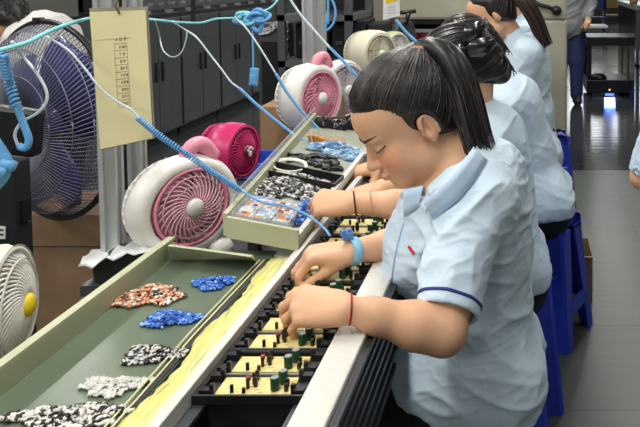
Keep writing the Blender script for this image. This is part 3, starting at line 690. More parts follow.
# cardboard stack and blue tray further along
for k, (z0, z1, nm) in enumerate(((0,.42,'lowest'),(.421,.645,'middle'),(.646,.875,'topmost'))):
    carton('brown carton by the dark cabinets, %s of its stack' % nm, (-1.065,3.05,z0), (-.80,3.4,z1), M_card)
tb = MB()
for (p, q) in (((0,0,0),(.20,.22,.01)),((0,0,0),(.20,.01,.06)),((0,.21,0),(.20,.22,.06)),((0,0,0),(.01,.22,.06)),((.19,0,0),(.20,.22,.06))): tb.bx(p,q)
tag(tb.build('blue_crate', mat('blue_crate_plastic', lin(60,84,180), .4), None, bevel=.003, loc=(-1.0,2.62,.69)), 'shallow blue crate between the hot pink fan and the tray', 'crate')
# ================================================================== dark cabinets along the left
x = -3.05; cabY = [6.5,7.25,8.0,8.75,9.5]
for i in range(5):
    y0 = 5.9+.86*i; t = thing('storage_cabinet', 'dark grey two-door storage cabinet, %s from the left in the row' % ORD[i], 'cabinet', (x,y0,0), 0, 'dark storage cabinets'); yw = .85
    MB().bx((-.5,0,.06),(0,yw,1.05)).build('body', M_cab, t, bevel=.004); MB().bx((-.48,.02,0),(-.03,yw-.02,.06)).build('plinth', M_blackm, t)
    MB().bx((-.5,-.002,1.05),(.012,yw,1.075)).build('top_panel', M_black, t)
    for s in (0, 1):
        dr = MB().bx((.002,.012+s*.415,.08),(.018,.42+s*.41,1.03)).build('door', M_cab, t, bevel=.003)
        MB().bx((.018,.36+s*.11,.52),(.034,.38+s*.11,.68)).build('handle', M_black, dr)
gb = thing('glass_display', 'dark glass-fronted unit with chrome tools standing on the cabinets', 'display unit', (x-.5,6.1,1.076))
MB().bx((0,0,0),(.42,3.6,.03)).bx((0,0,.03),(.04,3.6,.75)).bx((0,0,.75),(.42,3.6,.8)).bx((.0,0,.03),(.42,.04,.75)).build('frame', M_black, gb)
MB().bx((.40,.04,.03),(.406,3.56,.75)).build('glass', mat('smoked_glass', (.25,.27,.28), .08, 0, .05, 8, alpha=.35), gb)
tl = MB()
for k in range(16):
    y = .2+.21*k; tl.tube([(.2,y,.05),(.22,y+.05,.16),(.2,y+.13,.12)], .025, 8); tl.box((.3,y+.1,.06),(.06,.07,.05),RZ(k))
tk = tl.build('chrome_tools', M_silver, gb, True); tk['kind'] = 'stuff'
for k in range(9): MB().box((.44,.2+.4*k,.012),(.03,.10,.024)).build('latch', M_silver, gb)
rod = P(192,-30,3.2); tag(MB().tube([Vector((rod.x,3.2,2.7)),Vector((rod.x,3.2,P(192,23,3.2).z))],.010,8).build('hanging_rod', M_black), 'thin black rod hanging down in front of the dark cabinets', 'rod')
# dark unit with chain and a rack with grey shelves
c = P(262,75,4.6); du = thing('dark_unit', 'dark open unit with a loose chain draped over its corner', 'cabinet', (c.x,4.6,0))
MB().bx((-.02,0,0),(.15,.16,1.11)).build('body', M_cab, du, bevel=.006); MB().bx((.0,-.004,.1),(.13,.0,1.0)).build('recess', M_blackm, du)  # second box is a flat black sheet painting the shaded hollow
ch = MB(); pts = spline([(.0,-.012,1.06),(.05,-.014,1.07),(.11,-.014,1.11),(.155,-.014,1.10),(.150,-.014,.98),(.158,-.014,.84)],26)
for i, p in enumerate(pts[:-1]):
    M3 = Matrix.Rotation(i*pi/2,4,'Z'); ch.tube([p+Vector((.014*math.cos(a)*(1 if i%2 else .5),.008*math.sin(a)*(.5 if i%2 else 1),.018*math.sin(a))) for a in np.linspace(0,2*pi,11)],.004,5)
ch.build('chain', M_silver, du, True)
xl = P(278,60,4.3).x; xr = P(352,60,4.3).x; rk = thing('shelf_rack', 'dark rack with grey shelves behind the far posts', 'rack', (0,4.3,0))
for z in (.30,P(0,61,4.3).z,P(0,15,4.3).z,1.45): MB().bx((xl,0,z-.035),(xr,.6,z)).build('shelf', mat('grey_shelf', lin(96,98,100), .4, .2, .06, 10), rk)
for xx in (xl+.02, xr-.02):
    for yy in (.02,.58): MB().bx((xx-.02,yy-.02,0),(xx+.02,yy+.02,1.9)).build('upright', M_cab, rk)
MB().bx((xl,.60,0),(xr,.62,1.9)).build('back_panel', mat('navy_panel', lin(26,30,42), .5), rk)
for k in range(5):
    t = thing('black_case', 'black flat case on the rack shelf, number %d of the row' % (k+1), 'case', (xl+.10+.105*k,4.45,P(0,61,4.3).z), 0, 'black cases on the rack shelf')
    MB().bx((-.045,0,0),(.045,.3,.20+.02*(k%2))).build('shell', M_black, t, bevel=.006); MB().bx((-.02,-.012,.08),(.02,0,.10)).build('handle', M_cab, t)
# ================================================================== beige machine in the middle background
Ym = 5.3; bm = thing('beige_machine', 'large beige machine housing behind the seated workers', 'machine', (0,0,0))
X = lambda px, Yv: P(px,100,Yv).x
xa, xb, xc = X(398,Ym), X(567,Ym), X(538,Ym)
zl = P(0,20,Ym).z
MB().bx((xa,Ym,zl),(xb,Ym+.9,2.3)).build('hood', M_beige2, bm, bevel=.02)
MB().bx((xc,Ym,0),(xb,Ym+.9,zl)).build('side_panel', M_beige2, bm, bevel=.02)
MB().bx((xa,Ym+.02,zl-.03),(xc,Ym+.06,zl)).build('shadow_gap_strip', M_blackm, bm)
MB().bx((xa,Ym+.35,0),(xc,Ym+.9,zl)).build('recess_back', M_blackm, bm); MB().bx((xa,Ym,0),(xc,Ym+.35,.82)).build('lower_body', M_cab, bm)
MB().bx((xa,Ym+.02,P(0,31,Ym).z-.012),(xc,Ym+.03,P(0,31,Ym).z+.012)).build('chrome_bar', M_silver, bm)
hb = MB().tube(spline([P(531,-4,Ym-.01),P(536,3,Ym-.02),P(548,7,Ym-.03),P(556,10,Ym-.02)],12),.014,8); hb.lathe([(.03,-.02),(.035,0),(.02,.02)], Matrix.Translation(P(556.5,10.5,Ym-.02)) @ Matrix.Rotation(pi/2,4,'X'), 16); hb.build('cable_grip', M_black, bm, True)
for k in range(6):
    p = P(416+8.5*k,38,Ym+.12); t = thing('red_pouch', 'dark red padded pouch in the machine recess, number %d from the left' % (k+1), 'pouch', (p.x,p.y,.82), 0, 'red pouches in the recess')
    S = MB(); S.lathe([(.0001,0),(.75,.02),(1,.3),(.95,.7),(.6,.95),(.0001,1)], Matrix.Diagonal((.036,.05,p.z+.07-.82,1)), 16); S.build('pouch_body', mat('pouch_red', lin(168,44,56) if k < 4 else lin(226,84,66), .6, 0, .1, 30), t, True); MB().bx((-.03,-.052,.12),(.03,-.046,.14)).build('seam_band', M_blackm, t)
gp = thing('grey_partition', 'grey metal partition with a pale upright edge behind the drum fans', 'partition', (0,0,0)); xa2, xb2 = X(350,5.5), X(400,5.5)
MB().bx((xa2,5.5,0),(xb2,5.55,2.3)).build('panel', mat('grey_panel', lin(150,148,136), .5, 0, .05, 5), gp)
MB().bx((X(363,5.45),5.44,0),(X(368,5.45),5.50,2.3)).build('upright', M_white, gp); MB().tube([P(352,4,5.43),P(385,32,5.43)],.008,6).build('stay', M_cab, gp)
# hanging tag, bracket and round black lamp on it
tg = thing('hanging_tag', 'white tag with a yellow top hanging above the drum fans', 'tag', (0,0,0)); Yt = 3.9
q = [P(383.5,-12,Yt),P(399,-12,Yt),P(400,16,Yt),P(383,20,Yt)]; MB().loft([q,[v+Vector((0,.004,0)) for v in q]]).build('sheet', M_whitet, tg)
q = [P(385,-12,Yt-.002),P(398,-12,Yt-.002),P(398,0,Yt-.002),P(386,4,Yt-.002)]; MB().loft([q,[v+Vector((0,.0015,0)) for v in q]]).build('yellow_band', M_fy, tg)
t1 = MB()
for r_ in range(3): q = [P(387,7+3*r_,Yt-.002),P(396,6+3*r_,Yt-.002),P(396,7+3*r_,Yt-.002),P(387,8+3*r_,Yt-.002)]; t1.loft([q,[v+Vector((0,.0012,0)) for v in q]])
t1.build('print_lines', mat('pale_print', lin(190,190,190), .7), tg); MB().tube([P(391,-12,Yt),Vector((P(391,-12,Yt).x,Yt,2.7))],.003,5).build('string', M_black, tg)
bl_ = thing('lamp_arm', 'black bracket with a round black lamp head above the drum fans', 'lamp', (0,0,0)); Yb = 4.8
MB().tube([P(391,14,Yb),P(416,11,Yb)],.012,8).tube([P(392,14,Yb),P(392,34,Yb)],.016,8).tube([P(409,13,Yb),P(405,24,Yb)],.014,8).build('arm', M_black, bl_, True)
MB().lathe([(.03,-.05),(.09,-.03),(.095,.02),(.08,.03),(.06,.01)], Matrix.Translation(P(403,34,Yb)) @ Matrix.Rotation(1.0,4,'Z') @ Matrix.Rotation(pi/2,4,'X'), 28).build('lamp_head', M_cab, bl_, True)
MB().tube([P(392,34,Yb),Vector((P(392,34,Yb).x,Yb,0))],.016,8).build('stand', M_cab, bl_)
# ================================================================== aisle
def stool(label, x, y, rz, h=.47, a=.105, b_=.145):
    t = thing('plastic_stool', label, 'stool', (x,y,0), rz, 'blue plastic stools of the workers')
    sq = lambda r, z, ch: [Vector((sx*r*(1-ch if k else 1) if True else 0, sy*r*(1 if k else 1-ch), z)) for (sx, sy, ks) in ((1,-1,(0,1)),(1,1,(1,0)),(-1,1,(0,1)),(-1,-1,(1,0))) for k in ks]
    MB().loft([sq(a*1.04,h-.045,.2), sq(a*1.04,h-.012,.2), sq(a*.97,h,.25)]).build('seat', M_bluep, t, bevel=.004)
    dm = MB(); dm.lathe([(.018,h+.0005),(.016,h+.003),(.0001,h+.003)], None, 14).build('seat_hole_rim', M_bluep, t)
    for sx in (-1, 1):
        for sy in (-1, 1):
            rings = []
            for i in range(6):
                u = i/5; z = (h-.04)*(1-u); r = a+(b_-a)*u; w = .085-.028*u; th = .010
                o = Vector((sx*r, sy*r, z)); ix = Vector((-sx*w,0,0)); iy = Vector((0,-sy*w,0)); tx_ = Vector((-sx*th,0,0)); ty_ = Vector((0,-sy*th,0)); cx_ = Vector((-sx*.012,0,0)); cy_ = Vector((0,-sy*.012,0))
                rings.append([o+cx_, o+ix, o+ix+ty_, o+tx_+ty_, o+iy+tx_, o+iy, o+cy_])
            MB().loft(rings).build('leg', M_bluep, t)
    def rr(z): u = 1-z/(h-.04); return a+(b_-a)*u
    for s in (-1, 1):
        for ax in (0, 1):
            z0, z1 = .115, .165; r0_, r1_ = rr(z0), rr(z1); w_ = .06
            if ax == 0: pts = [[Vector((-w_-.03,s*r0_,z0)),Vector((w_+.03,s*r0_,z0)),Vector((w_+.03,s*(r0_-.01),z0)),Vector((-w_-.03,s*(r0_-.01),z0))],[Vector((-w_-.02,s*r1_,z1)),Vector((w_+.02,s*r1_,z1)),Vector((w_+.02,s*(r1_-.01),z1)),Vector((-w_-.02,s*(r1_-.01),z1))]]
            else: pts = [[Vector((s*r0_,-w_-.03,z0)),Vector((s*r0_,w_+.03,z0)),Vector((s*(r0_-.01),w_+.03,z0)),Vector((s*(r0_-.01),-w_-.03,z0))],[Vector((s*r1_,-w_-.02,z1)),Vector((s*r1_,w_+.02,z1)),Vector((s*(r1_-.01),w_+.02,z1)),Vector((s*(r1_-.01),-w_-.02,z1))]]
            MB().loft(pts).build('crossbar', M_bluep, t)
    return t
STOOLS = [('blue plastic stool under the nearest worker', -.075,1.96,.12), ('blue plastic stool under the second worker from the near end', -.035,2.50,.1), ('blue plastic stool standing out in the aisle beside the small open carton', .082,2.95,-.42), ('blue plastic stool under the fourth worker beside the beige machine', .09,3.75,.1), ('blue plastic stool under the farthest worker of the row', .14,4.5,.1)]
for s in STOOLS: stool(*s)
c0, c1 = PZ(581,313,0), PZ(593,305,0)
carton('small open brown carton on the floor behind the aisle stool', (c0.x-.12,c0.y+.10,0), (c1.x+.0,c0.y+.34,.20), M_cardl, flaps=True, fl=(-1,))
# service cart with a blue light
Yk = 8.75; xa, xb = X(587,Yk), X(632,Yk); zt = P(0,37,Yk).z; zs = P(0,80,Yk).z
kt = thing('service_cart', 'black open frame cart with a blue light in the aisle', 'cart', ((xa+xb)/2,Yk,0)); w = (xb-xa)/2; zb = P(0,97,Yk).z
MB().bx((-w,0,zt-.10),(w,.6,zt)).build('top', M_black, kt, bevel=.01); MB().bx((-w,0,zb+.04),(w,.6,zs)).build('lower_bin', M_black, kt, bevel=.01)
for sx in (-1, 1):
    for y in (.02,.58): MB().bx((sx*w-sx*.05,y-.02,zs),(sx*w,y+.02,zt-.1)).build('upright', M_black, kt)
    MB().lathe([(.04,-.015),(.045,0),(.04,.015)], Matrix.Translation((sx*w*.8,.08,.045)) @ Matrix.Rotation(pi/2,4,'Y'), 16).build('wheel', M_blackm, kt, True)
    MB().lathe([(.04,-.015),(.045,0),(.04,.015)], Matrix.Translation((sx*w*.8,.52,.045)) @ Matrix.Rotation(pi/2,4,'Y'), 16).build('wheel', M_blackm, kt, True)
MB().lathe([(.09,-.02),(.10,.02),(.06,.06),(.0001,.07)], Matrix.Translation((-.12,.1,zs)), 20).build('motor_dome', M_black, kt, True)
MB().bx((-.05,-.006,.02),(.05,.0,.045)).build('blue_light', mat('blue_led', (.05,.1,1), .4, emit=(.08,.16,1), estr=2.5), kt); MB().bx((-.008,-.006,zs-.12),(.008,0,zs-.105)).build('amber_light', mat('amber_led', (1,.4,.05), .4, emit=(1,.45,.1), estr=3), kt)
ld = bpy.data.lights.new('blue_light_glow','AREA'); ld.size = .12; ld.energy = 2; ld.color = (.1,.2,1); lo = bpy.data.objects.new('blue_light_glow', ld); COL.objects.link(lo); lo.location = (0,-.03,.05); lo.rotation_euler = (pi/2+.6,0,0); lo.rotation_euler = (-pi/4*0-pi/3,0,0); lo.parent = kt
# bench at the right, far tables
bx_ = X(629,8.6); wbn = thing('glass_workbench', 'dark workbench with glass shelves at the right of the aisle', 'workbench', (bx_,8.2,0)); zt = P(0,4,8.6).z
MB().bx((0,0,zt-.05),(1.2,1.6,zt)).build('top', mat('bench_top', lin(120,126,122), .3), wbn); MB().bx((.02,.02,.4),(1.18,1.58,.44)).build('shelf', mat('bench_top', lin(120,126,122)), wbn)
for (sx, sy) in ((.02,.02),(1.14,.02),(.02,1.54),(1.14,1.54)): MB().bx((sx,sy,0),(sx+.04,sy+.04,zt-.05)).build('leg', M_aludk, wbn)
MB().bx((.01,.06,.0),(.014,1.54,zt-.05)).build('glass_side', M_glass, wbn)
p = P(632,2,8.5); fl = thing('flower_pot', 'small pot of red flowers on the glass workbench', 'plant', (p.x+.02,8.5,zt)); MB().lathe([(.04,0),(.055,.08),(.05,.08)],None,16).build('pot', M_card, fl, True)
fb = MB()
for k in range(26): fb.lathe([(.0001,-.02),(.02,0),(.0001,.02)], Matrix.Translation((random.uniform(-.08,.08),random.uniform(-.08,.08),random.uniform(.09,.2))), 8, mi=k%2)
o = fb.build('flowers', [M_red, mat('leaf', lin(70,100,50), .6)], fl, True)
def chair(label, px, Yv, m, seat=.45, w=.24):
    x_ = X(px,Yv); t = thing('side_chair', label, 'chair', (x_,Yv,0)); MB().bx((-w,-w,seat-.03),(w,w,seat)).build('seat', m, t, bevel=.01)
    for sx in (-1,1):
        MB().bx((sx*w-.02*(1+sx),-w,0),(sx*w+.02*(1-sx),-w+.04,seat-.03)).build('leg', m, t); MB().bx((sx*w-.02*(1+sx),w-.04,0),(sx*w+.02*(1-sx),w,.85)).build('leg', m, t)
    MB().bx((-w,w-.04,.60),(w,w-.01,.83)).build('backrest', m, t); return t
chair('pale wooden chair at the far end of the aisle', 612,18.5,M_wood); chair('blue chair by the table at the far end of the aisle', 596,17.5,mat('blue_seat', lin(50,70,150), .5))
tt = thing('side_table', 'white-topped small table at the far end of the aisle', 'table', (X(590,14.5),14.5,0)); MB().bx((-.3,-.3,.42),(.3,.3,.46)).build('top', M_white, tt)
for sx in (-1,1):
    for sy in (-1,1): MB().bx((sx*.27-.02,sy*.27-.02,0),(sx*.27+.02,sy*.27+.02,.42)).build('leg', M_aludk, tt)
# ================================================================== cords
def coil(path, turns, R, r, mb, n=None, mi=0):
    n = n or turns*9; pts, fr = frames(spline(path, n)); mb.tube([p+fr[i][0]*(R*math.cos(2*pi*turns*i/n))+fr[i][1]*(R*math.sin(2*pi*turns*i/n)) for i, p in enumerate(pts)], r, 5, mi); return mb
XC = -1.02
def C(px, py, Yv=None): return PX(px, py, XC) if Yv is None else P(px, py, Yv)
def cord(label, mats, segs, name='coiled_cord'):
    mb = MB()
    for kind, pts, mi, r, *ex in segs:
        if kind == 't': mb.tube(spline(pts, max(12, len(pts)*8)), r, 7, mi)
        else: coil(pts, ex[0], ex[1], r, mb, mi=mi)
    return tag(mb.build(name, mats, None, True), label, 'cord')
CM = [M_cyan, M_bluec, M_whitec]
cord('pale cyan line strung along the top of the workplaces', CM, [('t',[C(-8,52),C(8,48),C(28,42),C(48,32),C(75,22),C(100,17,2.25),C(125,18,2.3),C(150,19.5,2.4),C(175,22,2.6),C(200,23,2.85),C(216,19,3.0),C(240,17.5,3.2),C(252,13,3.3),C(270,8,3.4),C(284,-8,3.5)],0,.0046)], 'strung_line')
cord('thick blue coiled cord hanging at the left edge', CM, [('c',[C(2,54),C(8,78,1.6),C(17,108,1.6)],1,.0035,15,.0075),('t',[C(17,106,1.6),C(24,125,1.6),C(29,140,1.6),C(25,148,1.6),C(19,146,1.6)],1,.0075)])
cord('white looping cord hanging in front of the big fan', CM, [('t',[C(12,42),C(22,55,1.62),C(36,72,1.62),C(46,90,1.62),C(46,103,1.62),C(36,114,1.62),C(22,122,1.62),C(15,134,1.62),C(18,146,1.62)],2,.0032)])
cord('long blue coiled cord crossing the cream card to the parts tray', CM, [('t',[C(46,36,1.66),C(68,50,1.66),C(86,70,1.66),C(100,88,1.66),C(118,102,1.66),C(132,110,1.66),C(138,118,1.66)],2,.0026),('c',[C(138,118,1.66),C(160,136,1.66),C(188,155,1.66),C(215,174,1.7),C(240,190,1.75)],1,.0022,46,.0052),('t',[C(240,190,1.75),C(262,202,1.74),C(285,206,1.73),C(305,214,1.71),C(322,226,1.66),C(330,236,1.62)],1,.0026)])
cord('white and blue cord running from the line past the cabinets', CM, [('t',[C(173,22),C(182,28,2.5),C(196,37,2.5),C(208,52,2.5),C(222,70,2.5),C(231,82,2.5),C(239,88,2.5)],2,.0032),('t',[C(239,88,2.5),C(256,104,2.5),C(280,124,2.5),C(296,136,2.5),C(312,146,2.5)],1,.0054)])
cord('white and blue cord running down across the small pink faced fan', CM, [('t',[C(236,19,2.7),C(246,28,2.7),C(260,48,2.7),C(276,74,2.7)],2,.0032),('t',[C(276,74,2.7),C(288,94,2.7),C(306,116,2.7),C(328,138,2.7),C(345,155,2.65)],1,.0052)])
cord('blue cord passing diagonally in front of the far posts', CM, [('t',[C(288,-4,3.1),C(300,14,3.1),C(314,30,3.1),C(330,48,3.1)],2,.0050),('t',[C(330,48,3.1),C(345,63,3.1),C(362,82,3.1)],1,.0062)])
cord('grey loop of wire hanging by the cream card', CM, [('t',[C(155,20),C(159,34,2.4),C(163,50,2.4),C(172,57,2.4),C(181,53,2.4),C(186,40,2.4),C(187,30,2.4)],2,.0022)], 'wire_loop')
cord('blue cord hanging beside the right far post', CM, [('t',[Vector((C(328,-6,3.3).x,3.3,2.72)),C(328,-6,3.3),C(327,14,3.3),C(326,30,3.3),C(334,22,3.3),C(335,8,3.3),C(330,-4,3.3)],1,.0055)], 'wire_loop')
cord('blue cord draped by the white tag', CM, [('t',[C(396,20,3.8),C(404,30,3.8),C(412,38,3.8),C(420,44,3.8)],1,.008)], 'draped_cable')
lp = MB(); rr = random.Random(5)
for k in range(9):
    c_ = C(252+rr.uniform(-9,9),17+rr.uniform(-5,5),3.15); a_ = rr.uniform(0,6); lp.tube(spline([c_+Vector((math.cos(a_+t)*.034,rr.uniform(-.02,.02),math.sin(a_+t)*.018*(1+.3*rr.random()))) for t in (0,1.2,2.4,3.6,4.8,6)],24),.0075,6,rr.choice([0,1,1]))
lp.tube(spline([C(250,26,3.15),C(259,31,3.15),C(262,22,3.15),C(258,14,3.15)],16),.010,7,1)
tag(lp.build('cord_bundle', [M_cyan,M_bluec], None, True), 'knotted bundle of blue and cyan cords hanging from the strung line', 'cord')
hc = thing('hanging_clip', 'blue clip hanging on a cord below the cord bundle', 'clip', (0,0,0)); MB().tube([C(252,24,3.15),C(253,50,3.15),C(253,68,3.15)],.004,6).build('cord', M_bluec, hc)
c_ = C(254,77,3.15); MB().box(c_,(.034,.02,.075),RY(.1)).box(c_+Vector((.0,-.012,-.01)),(.022,.012,.04),RY(.1)).build('clip_body', M_bluec, hc, bevel=.004)
ws = MB(); ws.tube(spline([C(-6,140,1.58),C(2,152,1.58),C(7,162,1.58),C(4,176,1.58),C(-4,186,1.58)],16),.011,8); ws.box(C(8,165,1.575),(.026,.02,.02),RY(.5)); ws.box(C(2,172,1.57),(.02,.02,.024),RY(.3))
tag(ws.build('wrist_strap', M_bluec, None, True), 'pale blue wrist strap hanging at the left edge', 'strap')

xr_ = P(122,100,3.85).x; dk = thing('dark_backdrop', 'black cabinet added as a dark backdrop behind the big floor fan', 'cabinet', (xr_-.6,3.85,0))  # added black slab that darkens the view through the fan cage
MB().bx((-.7,0,.05),(.6,.07,1.02)).build('body', M_blackm, dk, bevel=.005); MB().bx((-.66,-.012,.1),(-.05,0,.98)).build('door', M_cab, dk); MB().bx((-.03,-.012,.1),(.56,0,.98)).build('door', M_cab, dk); MB().bx((-.68,.01,0),(.58,.06,.05)).build('plinth', M_black, dk)

c = P(4,307,1.45); st_ = MB(); st_.bx((c.x-.13,c.y-.10,.52),(c.x+.13,c.y+.16,.55))
for sx in (c.x-.12, c.x+.10):
    for sy in (c.y-.09, c.y+.13): st_.bx((sx,sy,0),(sx+.02,sy+.02,.52))
tag(st_.build('fan_stand', M_aludk), 'low dark stand under the white spiral fan with yellow hub', 'stand')
# ================================================================== people
M_skin = mat('skin', lin(224,174,138), .48, 0, .03, 30, .04, 260, attr=True, spec=.4, sss=.06)
M_shirt = mat('pale_blue_shirt', lin(206,224,238), .8, 0, .03, 20, .10, 60, attr=True, spec=.2)
M_shirtw = mat('grey_white_shirt', lin(206,204,200), .8, 0, .03, 20, .25, 40, attr=True, spec=.2)
M_navy = mat('navy_trim', lin(38,52,124), .7, 0, .05, 40)
M_hair = mat('black_hair', lin(34,30,29), .38, 0, .25, 40, spec=.5)
M_hairs = mat('hair_strand', lin(46,41,39), .34, 0, .3, 30, spec=.55)
M_hairhl = mat('strand_highlight', lin(84,78,76), .3, 0, .3, 30, spec=.6)  # paler strands painting the overhead light streaks on the hair
M_hairb = mat('brown_hair', lin(66,48,40), .36, 0, .25, 40, spec=.5)
M_trou = mat('black_trousers', lin(24,24,28), .85, 0, .1, 30)
M_shoe = mat('dark_shoe', lin(30,30,32), .5, 0, .1, 30)
M_jean = mat('blue_jeans', lin(44,58,104), .85, 0, .1, 30)
M_jack = mat('grey_jacket', lin(150,154,158), .45, 0, .08, 12, .4, 14, attr=True)
nv = lambda v: A(v)/np.linalg.norm(v)
def hframe(psi, th, roll=0.):
    f = A([-math.cos(psi)*math.cos(th), -math.sin(psi)*math.cos(th), -math.sin(th)]); u = A([-math.cos(psi)*math.sin(th), -math.sin(psi)*math.sin(th), math.cos(th)])
    l = np.cross(u, f)
    if roll: l, u = l*math.cos(roll)+u*math.sin(roll), u*math.cos(roll)-l*math.sin(roll)
    return np.stack([l, f, u], 1)         # columns: left, forward, up
def head_sdf(S, C, R, neckb, detail=True, nr=.05):
    W = lambda x, y, z: C+R @ A([x,y,z])
    S.cone(neckb, W(0,-.03,-.045), nr+.006, nr, .02)
    S.ell(W(0,-.014,.052), (.073,.092,.078), R, .02)
    S.ell(W(0,.030,-.005), (.064,.064,.088), R, .03)
    S.ell(W(0,.042,.060), (.057,.056,.054), R, .03)
    S.ell(W(0,.048,-.055), (.048,.046,.038), R, .03)
    S.ell(W(0,.084,-.083), (.021,.018,.017), R, .025)
    for s in (-1, 1):
        S.ell(W(s*.036,.062,-.026), (.030,.030,.030), R, .025); S.ell(W(s*.050,.018,-.058), (.020,.034,.026), R, .03)
    if detail:
        for s in (-1, 1):
            S.ell(W(s*.031,.101,.014), (.016,.012,.010), R, .016, 's')
            S.ell(W(s*.031,.082,.012), (.0165,.0120,.0115), R @ np.array(RZ(s*-.30)), .004)
            S.ell(W(s*.029,.085,.034), (.021,.009,.006), R @ np.array(RZ(s*-.35)), .012)
        S.cone(W(0,.094,.018), W(0,.113,-.018), .0075, .0105, .014); S.ell(W(0,.115,-.0205), (.0125,.0105,.0095), R, .008)
        for s in (-1, 1): S.ell(W(s*.0135,.104,-.023), (.0075,.0095,.0075), R, .007)
        S.ell(W(0,.096,-.050), (.024,.012,.015), R, .014)
        for s in (-1, 1): S.ell(W(s*.0075,.1075,-.0475), (.0145,.0075,.0052), R @ np.array(RY(s*.2)), .004)
        S.ell(W(0,.1060,-.0565), (.0175,.0080,.0062), R, .004)
        S.cone(W(-.022,.100,-.0525), W(.022,.100,-.0525), .0016, .0016, .004, 's'); S.cone(W(-.010,.1115,-.0523), W(.010,.1115,-.0523), .0014, .0014, .004, 's')
        for s in (-1, 1): S.ell(W(s*.0065,.105,-.030), (.0032,.004,.003), R, .003, 's')
    for s in (-1, 1):                                              # ears
        Re = R @ np.array(RZ(s*-.35) @ RX(-.18))
        S.ell(W(s*.0755,-.013,-.002), (.0095,.0185,.031), Re, .006)
        if detail:
            S.ell(W(s*.0885,-.009,.003), (.0115,.0130,.0225), Re, .0025, 's')
            he = [C+R @ (A([s*.0745,-.013,-.002])+np.array(RZ(s*-.35) @ RX(-.18)) @ A([s*.0085,.0165*math.cos(a_),.0285*math.sin(a_)])) for a_ in np.linspace(.1,4.1,12)]
            for a_, b_ in zip(he[:-1], he[1:]): S.cone(a_, b_, .0030, .0030, .002)
            S.cone(W(s*.080,-.016,.016), W(s*.080,-.017,-.012), .003, .003, .003); S.ell(W(s*.077,-.009,-.026), (.0065,.009,.0105), Re, .006)
            S.ell(W(s*.0775,.0015,-.008), (.0040,.0045,.008), Re, .004)
def hand_sdf(S, w, d, n, s, curl, tcurl=(.3,.4), sc=1., k=.004, spread=0., thumb=(.62,.52,-.58)):
    """w wrist, d towards the fingers, n back of the hand, s thumb side."""
    w, d, n, s = A(w), nv(d), A(n), A(s); n = nv(n-d*(n @ d)); s = nv(s-d*(s @ d)-n*(s @ n))
    kn = [(.090,.027,.000),(.094,.007,.004),(.088,-.013,.002),(.078,-.031,-.004)]
    ln = [(.043,.026,.021),(.047,.030,.022),(.043,.028,.021),(.034,.021,.018)]; rd = [.0090,.0093,.0088,.0078]
    tips = []
    for i in range(4):
        a = w+(d*.010+s*kn[i][1]*.55)*sc; b = w+(d*kn[i][0]+s*kn[i][1]+n*kn[i][2])*sc
        S.cone(a, b, .0135*sc, (.0115 if i < 3 else .0105)*sc, .014)
    S.ell(w+(d*.045-n*.006)*sc, A([.045,.034,.014])*sc, np.stack([d,s,n],1), .016)
    for i in range(4):
        p = w+(d*kn[i][0]+s*kn[i][1]+n*kn[i][2])*sc; a = 0; r = rd[i]*sc; cv_ = curl[i]; sd = s*(spread*(1.5-i))
        for j in range(3):
            a += cv_[j]; q = p+nv(d*math.cos(a)-n*math.sin(a)+sd)*ln[i][j]*sc; S.cone(p, q, r*(1-.08*j), r*(.94-.10*j), k if j else .007); p = q
        tips.append(p)
    p = w+(d*.022+s*.020-n*.008)*sc; t0 = nv(d*thumb[0]+s*thumb[1]+n*thumb[2]); ax = nv(np.cross(t0, d-n*.3))
    for j, (L_, ra, rb) in enumerate(((.044,.0145,.0115),(.033,.0110,.0098),(.026,.0098,.0078))):
        if j: 
            g = tcurl[j-1]; t0 = nv(t0*math.cos(g)+nv(d*.7-n*.6-s*.5)*math.sin(g))
        q = p+t0*L_*sc; S.cone(p, q, ra*sc, rb*sc, .012 if j == 0 else .005); p = q
    return tips, p
def shell_fold(V, N, amp, sc, seed=0., ang=.6, mask=1.):
    ca, sa = math.cos(ang), math.sin(ang); p = np.stack([V[:,0]*ca+V[:,2]*sa, V[:,1], V[:,2]*ca-V[:,0]*sa], 1)*A(sc)+seed
    p = p+.55*np.stack([vnoise(p*.5+3), vnoise(p*.5+11), vnoise(p*.5+19)], 1); q = vnoise(p); r = 1-np.abs(2*q-1)
    return V+N*(amp*mask*(r*r*r-.25))[:,None]
def surf_pt(bvh, px, py):
    d = ray(px, py).normalized(); h = bvh.ray_cast(Vector((0,0,CAMZ)), d); return h[0], h[1]
def bvh_of(o):
    me = o.data; return BVHTree.FromPolygons([o.matrix_world @ v.co for v in me.vertices], [tuple(p.vertices) for p in me.polygons])
